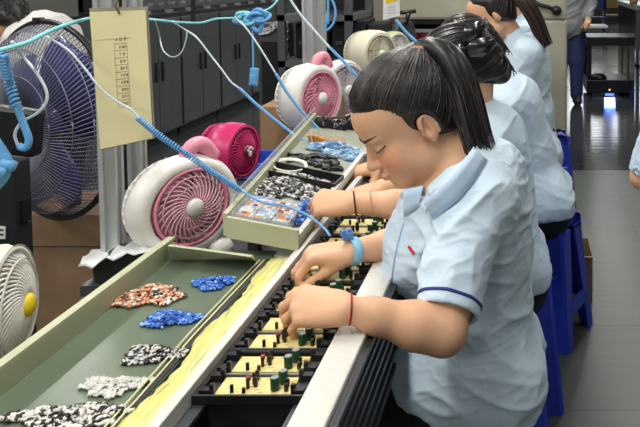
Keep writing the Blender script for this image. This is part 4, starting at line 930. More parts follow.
# ---------------------------------------------------------------- hair
SKULL = [((0,-.014,.052),(.073,.092,.078)),((0,.042,.060),(.057,.056,.054))]
def hair_cap(C, R, h, thick=.011, low=-.075, pomp=0.):
    W = lambda x, y, z: C+R @ A([x,y,z]); S = SDF(C-.20, C+.20, h); t = thick
    S.ell(W(0,-.016,.050), (.073+t,.093+t,.080+t), R, .01); S.ell(W(0,-.035,-.01), (.060+t,.062+t,.070+t), R, .03)
    if pomp: S.ell(W(0,.016,.064), (.069,.080,.079), R, .03); S.ell(W(0,-.03,.07), (.075,.08,.078), R, .03)
    p0, n1 = W(0,.088,.099), R @ A([0,.52,-.854]); p1, nf = W(0,.028,0), R @ A([0,1.,.12]); p2, n2 = W(0,-.06,low), R @ A([0,.35,-.94])
    dot = lambda x, y, z, p, n: (x-p[0])*n[0]+(y-p[1])*n[1]+(z-p[2])*n[2]
    def skull(x, y, z):
        best = None; x = x-C[0]; y = y-C[1]; z = z-C[2]; L_ = [R[0,i]*x+R[1,i]*y+R[2,i]*z for i in range(3)]
        for c_, r_ in SKULL:
            k0 = np.sqrt(sum(((L_[i]-c_[i])/r_[i])**2 for i in range(3))); k1 = np.sqrt(sum(((L_[i]-c_[i])/r_[i]**2)**2 for i in range(3)))+1e-9; d = k0*(k0-1)/k1
            best = d if best is None else np.minimum(best, d)
        return best
    S.op(lambda x, y, z: -(skull(x,y,z)-.0012-.48*np.maximum(-np.minimum(dot(x,y,z,p0,n1), dot(x,y,z,p1,nf)), 0)), C-.2, C+.2, .004, 's', 0)
    S.op(lambda x, y, z: -np.minimum(dot(x,y,z,p0,n1), dot(x,y,z,p1,nf)), C-.2, C+.2, .010, 's', 0)
    S.op(lambda x, y, z: -dot(x,y,z,p2,n2), C-.2, C+.2, .02, 's', 0)
    return S
def rad_out(v, ells):                   # distance from c0 along v to the outermost of the ellipsoids
    best = 0
    for (c, r) in ells:
        o = (A([0,-.016,.050])-A(c))/A(r); d = A(v)/A(r); a_, b_, c_ = d @ d, o @ d, o @ o-1; q = b_*b_-a_*c_
        if q > 0: best = max(best, (-b_+math.sqrt(q))/a_)
    return best
def strands_to(mb, C, R, tie, n, seed, thick=.012, r=.0012, roots=None, cap=None):
    """thin strands lying on the hair from the hairline to the tie (all in head coordinates)."""
    rr = random.Random(seed); c0 = A([0,-.016,.050]); t = thick; E = SKULL+[((0,-.016,.050),(.073+t,.093+t,.080+t)),((0,-.035,-.01),(.060+t,.062+t,.070+t))]
    bt_ = BVHTree.FromPolygons([tuple(v) for v in cap[0]], [tuple(int(i) for i in f_) for f_ in cap[1]])
    def rout(v):
        h_ = bt_.ray_cast(Vector(C+R @ c0), Vector(R @ v)); return max(h_[3] if h_[0] else 0, rad_out(v, SKULL)+.0005)
    tn = nv(A(tie)-c0)
    for i in range(n):
        if roots: u = rr.random(); k = u*(len(roots)-1); j = min(int(k), len(roots)-2); p = A(roots[j])*(1-k+j)+A(roots[j+1])*(k-j); p = p*A([rr.choice([-1,1]),1,1])+A([rr.gauss(0,.003) for _ in range(3)])
        else: p = A([rr.uniform(-.08,.08), rr.uniform(-.10,.09), rr.uniform(-.06,.13)])
        a = nv(p-c0)
        if not roots:
            q = c0+a*rad_out(a, E)
            if min(.52*(q[1]-.080)-.854*(q[2]-.103), q[1]-.014) > 0 or q[2] < -.06: continue
        om = math.acos(max(-1, min(1, a @ tn)))
        if om < .12: continue
        s0 = rr.uniform(0,.35) if not roots else 0.; wob = A([rr.gauss(0,1) for _ in range(3)])*.03; pts = []; hl = rr.random()
        for k in range(10):
            s = s0+(1-s0)*k/9; v = nv((math.sin((1-s)*om)*a+math.sin(s*om)*tn)/math.sin(om)+wob*math.sin(pi*s)*.5)
            ro = rout(v)
            if roots: ro = rad_out(v, SKULL)*(1-min(1,s*5))+ro*min(1,s*5)
            pts.append(Vector(C+R @ (c0+v*(ro+.0004+.0016*hl*math.sin(pi*s)))))
        mb.tube(pts, lambda u_, q=r*rr.uniform(.7,1.5): q*min(1,.2+3.5*u_)*(1-.4*u_*u_), 4, rr.choice([0,1,1,2] if cap else [0,1,1]))
def pony(mb, path, n, seed, spread, r=.0016, tipspread=1.0, short=.25):
    rr = random.Random(seed); base, fr = frames(spline(path, 14))
    for i in range(n):
        a = rr.uniform(0,2*pi); q = math.sqrt(rr.random()); end = 14-int(14*short*rr.random()); pts = []; ph = rr.uniform(0,6)
        for k in range(0, end+1):
            u = k/14; s = spread(u); wv = .003*math.sin(u*5+ph); pts.append(base[k]+fr[k][0]*(math.cos(a)*q*s*1+wv)+fr[k][1]*(math.sin(a)*q*s*.8))
        if len(pts) < 4: continue
        mb.tube(pts, lambda u_, q_=r*rr.uniform(.7,1.5): q_*(1-.75*u_**2), 4, rr.choice([0,0,1,1,2]))
# ---------------------------------------------------------------- collar, drawn as two leaves round the neck
def collar(nb, R3, parent, m, rn=.070, lift=.045, fall=.055, tip=.085, h=None):
    """nb neck-base centre, R3 columns: left, forward, up of the neck."""
    W = lambda x, y, z: Vector(A(nb)+R3 @ A([x,y,z])); rows = []; n = 34
    for i in range(n+1):
        u = i/n; a = pi/2+.22+(2*pi-.44)*u; ca, sa = math.cos(a), math.sin(a); fr_ = max(0, sa)          # a measured from the left axis; front at +y
        z0 = -.055*fr_**1.5; e = fr_**4
        rows.append([W(ca*rn*1.02, sa*rn*1.10+.02*fr_, z0+.004), W(ca*(rn+.002), sa*(rn*1.08)+.018*fr_, z0+lift), W(ca*(rn+.008), sa*(rn*1.1+.006)+.018*fr_, z0+lift+.003),
                     W(ca*(rn+.020), sa*(rn*1.1+.018)+.02*fr_, z0+lift-.018), W(ca*(rn+.030)*(1+.25*e), sa*(rn*1.1+.028)+.024*fr_, z0+lift-fall*(.8)-(tip-fall)*e)])
    return MB().loft(rows, closed=False, caps=False).build('collar', m, parent, True, solid=.003)
TINT1 = lambda V: np.ones((len(V),3))
def worker(label, D, C, psi, th, h, hands, name='person', shirt=M_shirt, detail=False, sh_dx=0., group=None, hairfn=None, rot=None, lean=0., seed=1., trim=True, elb=None, shirt_low=None, roll=0., hslope=0., arm=1., mycollar=False, hem=.70, stand=False, upv=None, neckcut=None):
    """A seated worker facing -X.  D shifts the seat; C is the head centre; hands = (near, far) wrist/elbow overrides."""
    D = A(D); C = A(C); G = lambda x, y, z: A([x,y,z])+D; R = hframe(psi, th, roll)
    hip = G(-.10,1.62,.52); base_nb = A([-.132,1.625,.985]); h0 = A([-.224,1.60,1.07])
    up = (C-D)-h0 if upv is None else A(upv); nb = base_nb+D+A([up[0]*.75,0,up[2]*.8]); lf = lambda z: A([up[0],0,up[2]])*max(0,min(1,(z-.52)/.46))*.8
    B = lambda x, y, z: A([x,y,z])+D+lf(z)
    sh_n, sh_f = B(-.090,1.472,.940), B(-.100,1.775,.945)
    el_n, wr_n, hd_n = hands['near']; el_f, wr_f, hd_f = hands['far']
    el_n = A(el_n); wr_n = A(wr_n); el_f = A(el_f); wr_f = A(wr_f)
    pts = np.stack([hip-.22, nb+.2, C+.17, C-.17, el_n-.06, el_n+.06, wr_n-.14, wr_n+.05, el_f-.06, el_f+.06, wr_f-.14, wr_f+.05, G(-.58,1.4,0)])
    lo, hi = pts.min(0), pts.max(0); hi[0] = max(hi[0], hip[0]+.24); lo[2] = 0.
    S = SDF(lo, hi, h)
    # trunk, legs
    S.chain([hip, B(-.11,1.62,.70), B(-.13,1.62,.88)], [.12,.105,.11], .05, sc=(1,1.2,1)); S.cone(sh_n, sh_f, .052, .052, .05); S.cone(B(-.12,1.62,.92), nb, .07, .055, .05)
    if stand: kn_ = lambda y: [G(-.10,y,.53), A([D[0]-.16,D[1]+y,.48]), A([D[0]-.12,D[1]+y,.09])]
    else: kn_ = lambda y: [G(-.10,y,.53), G(-.47,y,.525), G(-.44,y,.09)]
    for y in (1.53,1.71):
        S.chain(kn_(y), [.078,.056,.040], .03); an = kn_(y)[2]; S.cone(an+A([.01,0,-.045]), an+A([-.12,0,-.055]), .036, .030, .02)
    # arms
    S.chain([sh_n, el_n], [.050,.042*(.5+.5*arm)], .03); S.chain([sh_f, el_f], [.050,.042], .03)
    for e, w_, k_ in ((el_n, wr_n, arm), (el_f, wr_f, 1.)):
        m_ = e*.72+w_*.28; S.cone(e, m_, .0415*k_, .044*k_, .02); S.cone(m_, e*.3+w_*.7, .044*k_, .033*k_, .02); S.cone(e*.3+w_*.7, w_, .033*k_, .0245*k_, .015)
    tips = []
    for w_, hd in ((wr_n, hd_n), (wr_f, hd_f)): tips.append(hand_sdf(S, w_, **hd))
    head_sdf(S, C, R, nb-A([0,0,.02]), detail)
    V, F = S.mesh(2 if h > .0035 else 1); q = (V-C) @ R
    tint = np.ones((len(V),3))
    def g(c, r): return np.exp(-(((q-A(c))/A(r))**2).sum(1))[:,None]
    if detail:
        for s in (-1,1): tint *= 1-g((s*.042,.075,-.022),(.026,.03,.022))*A([-.04,.36,.34])
        tint *= 1-g((0,.116,-.02),(.012,.012,.012))*A([.02,.10,.10]); lipm = np.clip(g((0,.106,-.0525),(.024,.030,.0095))*1.9-.5,0,1); tint *= 1-lipm*A([.16,.54,.46])
        for s in (-1,1): tint *= 1-g((s*.078,-.012,-.002),(.012,.016,.026))*A([.02,.12,.14])
    for (tp, th_) in tips:
        for t_ in list(tp)+[th_]: tint *= 1-np.exp(-(((V-t_)/.014)**2).sum(1))[:,None]*A([.02,.13,.13])
    body = quadmesh(name, V, F, M_skin, None, tint); tag(body, label, 'person', group)
    # ------------------------------------------------ shirt
    T = SDF(np.minimum(lo, sh_n-.12), hi+.06, max(h, .004)); zl = .50 if shirt_low is None else shirt_low
    T.ell(B(-.128,1.625,.865), (.132,.170,.165), None, .05); T.ell(B(-.118,1.625,.69), (.134,.160,.20), None, .06); T.ell(B(-.118,1.625,.53), (.146,.180,.17), None, .06)
    for y in (1.535,1.71): T.cone(G(-.07,y,.555), G(-.23,y,.56), .100, .100, .05)
    for y in (1.555,1.70): T.ell(B(-.218,y,.815), (.070,.068,.075), None, .05)
    T.cone(B(-.075,1.535,.955), B(-.082,1.715,.955), .062, .062, .06); T.cone(B(-.10,1.62,.95), nb+A([0,0,.005]), .085, .062, .05)
    T.ell(B(-.063,1.62,.86), (.075,.15,.14), None, .05)
    sl = []
    for a, b in ((sh_n, el_n), (sh_f, el_f)):
        d = nv(b-a); q0 = a+(b-a)*hem; sl.append((q0, d)); T.cone(a, b, .067, .060 if hem < .8 else .055, .05, clip=(q0, d))
    T.op(lambda x, y, z: (z-(zl-hslope*(x-D[0]))-D[2])+0*y, lo-.1, hi+.1, .006, 's', 0)
    for q0, d in sl: T.cone(q0-d*.03, q0+d*.04, .050, .050, .002, 's')
    # neck opening: V at the front
    fN = nv([-1,-.06,0]); nu = nv(A([-.45,0,.9])); T.cone(nb+A([-.005,-.008*detail,.0]), nb+nu*.10, .054+.011*detail, .070+.016*detail, .01, 's')
    T.cone(nb+A([-.06,-.004,.02]), nb+A([-.105,-.006,-.055]), .030, .006, .015, 's')
    for nc in (neckcut or []): T.chain([A(v) for v in nc], [.030]*len(nc), .008, mode='s')
    V, F = T.mesh(2); N_ = vnormals(V, F); mk = np.ones(len(V))
    for q0, d in sl: mk *= 1-np.exp(-(np.linalg.norm((V-q0), axis=1)/.085)**4)*np.exp(-((V-q0) @ d/.035)**2)
    fa = 1. if detail else .62
    V = shell_fold(V, N_, .0105*fa, (5,6,17), seed*3.1, .75, mk); N_ = vnormals(V, F); V = shell_fold(V, N_, .0060*fa, (9,10,30), seed*5.3, -.45, mk); N_ = vnormals(V, F); V = shell_fold(V, N_, .0022*fa, (24,26,70), seed*2.3, .2, mk)
    st = np.ones((len(V),3)); so = quadmesh('shirt', V, F, shirt, body, st)
    if trim:
        bt_ = BVHTree.FromPolygons([tuple(v) for v in V], [tuple(int(i) for i in f_) for f_ in F])
        for (q0, d), e_ in zip(sl, (el_n, el_f)):
            c_ = q0-d*.021; a1 = nv(np.cross(d, [0,0,1.])+1e-6); a2 = np.cross(d, a1); rows = []
            for dz in (-.0028,.0028):
                row = []
                for k in range(48):
                    w_ = a1*math.cos(2*pi*k/48)+a2*math.sin(2*pi*k/48); o_ = c_+d*dz; h_ = bt_.ray_cast(Vector(o_+w_*.085), Vector(-w_)); r_ = .085-h_[3] if h_[0] and h_[3] < .045 and h_[3] > 0 else .060
                    row.append((o_, w_, r_))
                rows.append(row)
            med = sorted(r_ for _, _, r_ in rows[0])[24]
            R_ = [[Vector(o_+w_*(min(r_, med+.012)+dr)) for (o_, w_, r_) in rows[i_]] for i_, dr in ((0,-.004),(0,.0011),(1,.0011),(1,-.004))]
            MB().loft(R_+[R_[0]], caps=False).build('sleeve_trim', M_navy, so, True)
    # ------------------------------------------------ trousers and shoes
    Q = SDF(A([lo[0], D[1]+1.38, 0]), A([hi[0], D[1]+1.86, D[2]+.72]), max(h*1.5,.006))
    Q.chain([hip+A([0,0,.01]), B(-.11,1.62,.62)], [.135,.125], .05, sc=(1,1.15,1))
    for y in (1.53,1.71): Q.chain(kn_(y)[:2]+[kn_(y)[2]+A([0,0,.01])], [.094,.070,.056], .03)
    V, F = Q.mesh(2); quadmesh('trousers', V, F, M_trou, body)
    for y in (1.53,1.71):
        MB().lathe([(.0001,-1),(.6,-.85),(1,-.3),(1,.2),(.75,.8),(.0001,1)], Matrix.Translation(Vector(kn_(y)[2]+A([-.06,0,-.048]))) @ Matrix.Diagonal((.12,.046,.042,1)), 18).build('shoe', M_shoe, body, True)
    if not mycollar: collar(nb-A([.012,0,.012]), np.stack([A([0,-1,0]), nv(A([-1,0,-.55])), nv(A([-.55,0,1]))],1), body, shirt if shirt is not M_shirt else M_shirtc)
    if hairfn: hairfn(body, C, R, nb)
    return dict(body=body, shirt=so, C=C, R=R, nb=nb, sl=sl, wr=(wr_n, wr_f), el=(el_n, el_f))
M_shirtc = mat('pale_blue_collar', lin(196,218,240), .8, 0, .03, 20, .12, 60, spec=.2)
def bracelet(name, w, e, u, r, rt, m, parent, tilt=0., lab=None):
    w, e = A(w), A(e); d = nv(w-e); c_ = w-d*u; M4 = Matrix.Translation(Vector(c_)) @ Vector(d).to_track_quat('Z','Y').to_matrix().to_4x4() @ Matrix.Rotation(tilt,4,'X')
    o = MB().lathe([(r+rt*math.cos(a),rt*1.0*math.sin(a)) for a in np.linspace(0,2*pi,9)[:-1]], M4, 36, close=True).build(name, m, parent, True)
    if lab: o['label'] = lab
    return o, c_, d
# ---------------------------------------------------------------- worker 1 (nearest)
def hair1(body, C, R, nb):
    W = lambda x, y, z: C+R @ A([x,y,z]); tie = A([0,-.098,.112])
    S = hair_cap(C, R, .0034, .011, -.075, 1.); S.cone(W(0,-.055,.09), W(*tie), .045, .018, .04)
    for s in (-1,1): S.ell(W(s*.084,-.010,-.004), (.022,.024,.036), R, .008, 's')
    V, F = S.mesh(2); mb = MB()
    roots = [(.004,.090,.097),(.020,.088,.095),(.038,.078,.090),(.052,.060,.080),(.062,.044,.068),(.068,.034,.052),(.071,.034,.034),(.074,.027,.014),(.078,-.028,.030),(.078,-.035,.0),(.070,-.045,-.03),(.052,-.068,-.055),(.02,-.082,-.07),(0,-.085,-.072)]
    roots = [(x, y+.007, z-.015) if i < 6 else (x,y,z) for i, (x,y,z) in enumerate(roots)]
    strands_to(mb, C, R, tie, 900, 11, .0112, .0010, roots, (V,F)); strands_to(mb, C, R, tie, 900, 12, .0112, .0011, None, (V,F))
    rr = random.Random(4)
    for i in range(0):                                             # loose hairs at the temple and nape
        p = Vector(W(rr.uniform(.066,.078), rr.uniform(.012,.045), rr.uniform(.015,.05))); q = Vector(W(.074+rr.uniform(0,.006), rr.uniform(.0,.03), rr.uniform(-.03,.01)))
        mb.tube(spline([p,(p+q)/2+Vector((rr.uniform(-.004,.004),-.004,.002)),q],6), .00045, 4)
    path = [W(*tie), P(430,47,1.63), P(447,56,1.615), P(459,78,1.60), P(467,102,1.59), P(475,132,1.585), P(486,170,1.58)]
    sp = lambda u: .014+.030*math.sin(min(1,u*1.5)*pi/2)*(1-.15*u)
    pony(mb, path, 800, 21, sp, .0016, short=.5)
    for k, off in enumerate(((0,0,0),(.012,-.012,0),(-.014,.004,0),(.004,.016,0),(-.004,-.02,.004))):
        pp = [Vector(p)+Vector(off)*(.2 if i == 0 else 1) for i, p in enumerate(path[:-1])]+[Vector(path[-1])+Vector((off[0]*2.4-.004,off[1],rr.uniform(-.002,.02)))]
        mb.tube(spline(pp,16), lambda u: (.010+.016*math.sin(pi*min(1,u*.85+.08)))*max(0,1-u**2.6)+.0004, 10)
    mb.tube(spline([P(470,110,1.575),P(482,138,1.57),P(492,150,1.57),P(500,151,1.57)],10), lambda u: .009*(1-u)+.0006, 6); mb.tube(spline([P(466,115,1.575),P(472,145,1.57),P(478,162,1.57),P(481,172,1.57)],10), lambda u: .010*(1-u)+.0006, 6)
    pass
    o = MB(); nV = len(V); o.v = [tuple(v) for v in V]; o.f = [tuple(int(i) for i in f_) for f_ in F]; o.m = [0]*len(F)
    o.add(mb.v, mb.f); o.m[-len(mb.m):] = mb.m; ho = o.build('hair', [M_hair, M_hairs, M_hairhl], body, True)
    t = MB(); M4 = Matrix.Translation(Vector(W(*(tie+A([0,-.004,.006]))))) @ (Vector(R @ nv([0,-.55,.83]))).to_track_quat('Z','Y').to_matrix().to_4x4()
    t.lathe([(.022+.0065*math.cos(a),.012*math.sin(a)) for a in np.linspace(0,2*pi,11)[:-1]], M4, 26, close=True)
    tt_ = t.build('hair_tie', mat('tan_scrunchie', lin(176,130,98), .8, 0, .15, 40, .5, 60), ho, True); tt_['label'] = 'tan hair tie'
    # brows and lashes, laid on the skin
    me = body.data; co = np.zeros(len(me.vertices)*3, np.float32); me.vertices.foreach_get('co', co); co = co.reshape(-1,3); q = (co-C) @ R; ok = (np.abs(q) < .13).all(1) & (q[:,1] > .02); mp_ = -np.ones(len(co), int); mp_[ok] = np.arange(ok.sum())
    fs = [tuple(int(mp_[v]) for v in p.vertices) for p in me.polygons if all(ok[v] for v in p.vertices)]; bt_ = BVHTree.FromPolygons([tuple(v) for v in q[ok]], fs)
    def skin(x, z, off):
        h_ = bt_.ray_cast(Vector((x,.2,z)), Vector((0,-1,0))); return Vector(W(x, (h_[0].y if h_[0] else .09)+off, z))
    for s in (-1,1):
        bw = MB()
        for dz, o_ in ((0,.0011),(.0022,.0009),(-.002,.0009)): bw.tube([skin(s*x, z+dz*(1-u), o_) for u, x, z in [(k/10, .010+.042*k/10, .0350+.010*(k/10)-.006*max(0,k/10-.7)) for k in range(11)]], lambda u: .0018*(1-u*.55), 6)
        bw.build('eyebrow', mat('brow_brown', lin(66,48,42), .7), body, True)
        MB().tube([skin(s*x, z, .0012) for x, z in [(.014+.037*k/12, .0100+.005*k/12-.0058*math.sin(pi*k/12)) for k in range(13)]], lambda u: .0006+.0008*u, 6).build('eyelashes', M_hair, body, True)
grip = ((.75,.75,.45),(.72,.70,.40),(.80,.75,.45),(.90,.80,.5))
pinch = ((.85,.55,.30),(.70,.70,.40),(.75,.8,.45),(.85,.85,.5))
EL1, WR1 = P(443,332,1.305), P(347,309,1.265); EL1f, WR1f = A([-.17,1.74,.80]), P(355,251,1.56)
w1 = worker('woman bent over the line nearest the camera, black ponytail, red string bracelet', (0,0,0), A(P(411,124,1.605)), .45, .60, .0032,
    {'near': (EL1, WR1, dict(d=A([-.96,.16,.04]), n=A([-.10,-.50,.86]), sc=.96, s=A([-.1,.86,.5]), curl=((.62,.60,.30),(.72,.65,.33),(.85,.65,.38),(.98,.66,.4)), spread=.03)),
     'far': (EL1f, WR1f, dict(d=A([-.94,-.28,.03]), n=A([-.22,-.16,.95]), s=A([-.1,-.95,-.2]), curl=((.98,.50,.25),(.95,.65,.35),(.92,.75,.45),(.90,.80,.5)), spread=.0, thumb=(.86,.22,-.46), tcurl=(.15,.3), sc=.97))},
    detail=True, hairfn=hair1, seed=1., shirt_low=.36, hslope=.90, arm=.87, mycollar=True, hem=.87, neckcut=[[P(464,140,y_),P(444,161,y_),P(426,179,y_),P(412,192,y_)] for y_ in (1.52,1.56,1.595)])
b1 = w1['body']
o, cc, dd_ = bracelet('red_bracelet', WR1, EL1, .006, .0240, .0017, mat('red_string', lin(168,24,44), .6), b1, .25)
ch = MB(); p = Vector(cc)+Vector((.004,-.012,-.027)); ch.tube([p,p+Vector((.002,-.003,-.012))],.0012,5); ch.lathe([(.0001,-.006),(.0045,-.002),(.0045,.003),(.0001,.006)], Matrix.Translation(p+Vector((.003,-.004,-.017))), 12); ch.build('charm', M_silver, o, True)
o, cc, dd_ = bracelet('wrist_strap', WR1f, EL1f, -.008, .0265, .004, mat('pale_blue_band', lin(140,196,222), .6), b1, .1)
d_ = Vector(dd_); M4 = Matrix.Translation(Vector(cc)) @ d_.to_track_quat('Z','Y').to_matrix().to_4x4()
MB().lathe([(.0262,-.010),(.0292,-.010),(.0292,.010),(.0262,.010)], M4, 36, close=True).build('band', MATS['pale_blue_band'], o, True)
bkl = MB(); p = Vector(cc)+Vector((-.006,-.006,.036)); bkl.box(p,(.022,.016,.014),RZ(.3)); bkl.box(p+Vector((-.008,-.004,.006)),(.010,.012,.012),RZ(.8)); bkl.lathe([(.005,-.006),(.005,.008)], Matrix.Translation(p+Vector((.004,0,.006))), 10); bkl.build('strap_buckle', mat('strap_blue', lin(86,128,190), .4), o, bevel=.002)
bv = bvh_of(w1['shirt'])
def leaf(top, bot, name, lift=.012):
    rows = []; n = 14
    def at(pl, u):
        k = u*(len(pl)-1); j = min(int(k), len(pl)-2); t = k-j; return pl[j][0]*(1-t)+pl[j+1][0]*t, pl[j][1]*(1-t)+pl[j+1][1]*t
    last = 1.56
    for i in range(n+1):
        u = i/n; row = []; tx_, ty_ = at(top,u); bx_, by_ = at(bot,u); hits = []
        for v in (0,.33,.66,1.):
            h_, n_ = surf_pt(bv, tx_*(1-v)+bx_*v, ty_*(1-v)+by_*v); hits.append(h_)
        ys = [h_.y for h_ in hits if h_]; yb = hits[3].y if hits[3] else last; last = yb; yt = min(ys+[yb+.03])
        for v in (0,.33,.66,1.):
            yv = min(yt+.0, (hits[0].y if hits[0] else yb+.012))*(1-v)+yb*v; h_ = hits[int(round(v*3))]
            if h_: yv = min(yv, h_.y)
            row.append(P(tx_*(1-v)+bx_*v, ty_*(1-v)+by_*v, yv-.005-lift*(1-v)*.5))
        ins = P(tx_+2.5, ty_+1.0, row[0].y+.012); ins2 = P(tx_+2, ty_+9, row[0].y+.03)
        rows.append([ins2, ins]+row)
    return MB().loft(rows, closed=False, caps=False).build(name, M_shirtc, w1['shirt'], True, solid=.0025)
leaf([(474,147),(462,164),(447,182),(434,194),(424,203)],[(487,160),(474,181),(460,198),(446,210),(433,219)],'collar')
leaf([(423,186),(413,188),(403,191)],[(418,207),(412,211),(404,217)],'collar',.004)
lg = MB()
for (x0, y0, x1_, y1_, wd_) in ((409.0,246.5,414.6,253.6,1.9),):
    a, n0 = surf_pt(bv,x0,y0); b, n1 = surf_pt(bv,x1_,y1_)
    if a and b:
        m_ = (b-a); sd = m_.cross(n0).normalized()*.0022; nn = n0*.0035
        lg.loft([[a-sd+nn,a+sd+nn,a+sd-nn,a-sd-nn],[b-sd*1.4+nn,b+sd*1.4+nn,b+sd*1.4-nn,b-sd*1.4-nn]])
if lg.v: lg.build('red_emblem', mat('emblem_red', lin(208,40,66), .6), w1['shirt'])
pk = MB(); rows = []
for i in range(15):
    u = i/14; h_, n_ = surf_pt(bv, 404-19*u+7*u*u, 222+58*u)
    if h_: rows.append(h_+n_*.002)
if len(rows) > 4: pk.tube(rows, .0022, 5); pk.build('placket', M_shirtc, w1['shirt'], True)
# ---------------------------------------------------------------- the other workers
def hair_bun(C, R, body, bow=True, seed=3, low=-.085):
    S = hair_cap(C, R, .005, .014, low); W = lambda x, y, z: C+R @ A([x,y,z])
    for s in (-1,1): S.ell(W(s*.086,-.010,-.004), (.018,.020,.030), R, .008, 's')
    S.ell(W(0,-.095,.005), (.055,.040,.055), R, .04); S.ell(W(.02,-.10,-.05), (.045,.035,.045), R, .03); V, F = S.mesh(2); mb = MB()
    strands_to(mb, C, R, A([0,-.12,.02]), 240, seed, .015, .0017, None, (V,F))
    rr = random.Random(seed)
    for i in range(90):
        a, b = rr.uniform(0,6.3), rr.uniform(.02,.05); c0_ = A([rr.uniform(-.03,.03),-.125,rr.uniform(-.06,.02)])
        mb.tube(spline([Vector(C+R @ (c0_+A([math.cos(a+t)*b,-.012*math.sin(t),math.sin(a+t)*b]))) for t in (0,.7,1.4,2.1)],8), .0016, 4, rr.choice([0,1]))
    o = MB(); o.v = [tuple(v) for v in V]; o.f = [tuple(int(i) for i in f_) for f_ in F]; o.m = [0]*len(F); o.add(mb.v, mb.f); o.m[-len(mb.m):] = mb.m
    ho = o.build('hair', [M_hair, M_hairs, M_hairhl], body, True)
    if bow:
        M4 = Matrix.Translation(Vector(W(.098,-.055,.066))) @ Matrix(R.tolist()).to_4x4() @ Matrix.Rotation(pi/2+.3,4,'Z') @ Matrix.Scale(1.25,4); bb = MB()
        for s in (-1,1):
            for k in range(2): bb.lathe([(.0001,-1),(.7,-.7),(1,-.1),(.8,.5),(.35,.95),(.0001,1)], M4 @ Matrix.Translation((s*.036,-.012*k,.012-.03*k)) @ Matrix.Rotation(s*(1.35+.4*k),4,'Y') @ Matrix.Diagonal((.022,.014,.036,1)), 14)
        bb.lathe([(.0001,-.014),(.012,-.008),(.012,.008),(.0001,.014)], M4 @ Matrix.Translation((0,-.016,0)), 12)
        bo = bb.build('satin_bow', mat('black_satin', lin(26,27,32), .2, 0, .1, 20, spec=.8), ho, True); bo['label'] = 'shiny black satin bow'
    return ho
h2c = A(P(458,75,2.15)); W2D = (.035,.55,0)
def hair2(body, C, R, nb): hair_bun(C, R, body, True, 31)
EL2, WR2 = A([-.10,1.86,.83]), P(353,203,1.78)
w2 = worker('woman second from the near end with a black satin bow, two thin bracelets', W2D, h2c, .15, .62, .0045,
    {'near': (EL2, WR2, dict(d=A([-.94,.25,-.03]), n=A([-.10,-.45,.88]), s=A([-.2,.9,.4]), curl=((.70,.60,.35),(.75,.60,.35),(.85,.6,.38),(.95,.66,.4)), spread=.03)),
     'far': ([-.16,2.29,.80], P(384,187,2.12), dict(d=A([-.93,-.2,-.18]), n=A([-.2,-.1,.95]), s=A([-.1,-.95,-.1]), curl=pinch))}, hairfn=hair2, seed=2., upv=(-.075,0,.005), shirt_low=.545)
bracelet('dark_bracelet', WR2, EL2, .004, .0268, .0020, mat('dark_red_string', lin(84,24,34), .6), w2['body'], .2)
bracelet('beige_bracelet', WR2, EL2, .042, .0300, .0022, mat('beige_string', lin(196,160,124), .6), w2['body'], .2)
h3c = A(P(466,53,2.86)); W3D = (.15,1.27,0)
def hair3(body, C, R, nb):
    ho = hair_bun(C, R, body, False, 41, -.07)
    M4 = Matrix.Translation(Vector(C+R @ A([.062,-.03,.115]))); MB().box((0,0,0),(.010,.012,.03),RY(.3)).build('hair_clip', M_fw, ho).matrix_local = M4
pin = dict(d=A([-.93,-.2,-.18]), n=A([-.2,-.1,.95]), curl=pinch)
w3 = worker('woman third from the near end, dark hair pinned up with a white clip', W3D, h3c, .1, .62, .0055,
    {'near': ([-.10,2.74,.80], [-.40,2.55,.87], dict(s=A([0,1,0]), **pin)), 'far': ([-.13,3.02,.80], P(386,164,2.32), dict(s=A([0,-1,0]), **pin))}, hairfn=hair3, seed=3.5, upv=(-.17,0,-.015), shirt_low=.515, trim=False)
h4c = A(P(493,16,3.55)); W4D = (.135,1.98,0)
def hair4(body, C, R, nb):
    W = lambda x, y, z: C+R @ A([x,y,z]); tie = A([0,-.095,.11]); S = hair_cap(C, R, .006, .013, -.07); V, F = S.mesh(2); mb = MB(); strands_to(mb, C, R, tie, 200, 51, .014, .002, None, (V,F))
    pony(mb, [W(*tie), P(512,-10,3.52), P(524,2,3.5), P(534,18,3.5), P(541,34,3.5), P(547,46,3.5)], 260, 52, lambda u: .02+.04*math.sin(min(1,u*1.6)*pi/2)*(1-.55*u), .003, short=.2)
    o = MB(); o.v = [tuple(v) for v in V]; o.f = [tuple(int(i) for i in f_) for f_ in F]; o.m = [0]*len(F); o.add(mb.v, mb.f); o.m[-len(mb.m):] = mb.m; ho = o.build('hair', [M_hair, M_hairb, M_hairb], body, True)
    M4 = Matrix.Translation(Vector(W(*tie))) @ (Vector(R @ nv([0,-.6,.6]))).to_track_quat('Z','Y').to_matrix().to_4x4()
    MB().lathe([(.024+.011*math.cos(a),.016*math.sin(a)) for a in np.linspace(0,2*pi,11)[:-1]], M4, 22, close=True).build('hair_tie', mat('rust_scrunchie', lin(120,66,44), .8, 0, .2, 40), ho, True)
w4 = worker('woman fourth from the near end with a long brown ponytail over her shoulder', W4D, h4c, .1, .50, .0065,
    {'near': ([-.08,3.45,.82], [-.38,3.28,.88], dict(s=A([0,1,0]), **pin)), 'far': ([-.1,3.72,.82], [-.40,3.6,.88], dict(s=A([0,-1,0]), **pin))}, hairfn=hair4, seed=4.7, trim=False)
h5c = A(P(503,2,4.35)); W5D = (.115,2.76,0)
w5 = worker('worker farthest along the line, only the back of a pale shirt showing', W5D, h5c, .1, .50, .007,
    {'near': ([-.03,4.22,.82], [-.34,4.06,.88], dict(s=A([0,1,0]), **pin)), 'far': ([-.05,4.5,.82], [-.36,4.36,.88], dict(s=A([0,-1,0]), **pin))}, hairfn=lambda b, C, R, n: hair_bun(C, R, b, False, 61), seed=5.9, trim=False)
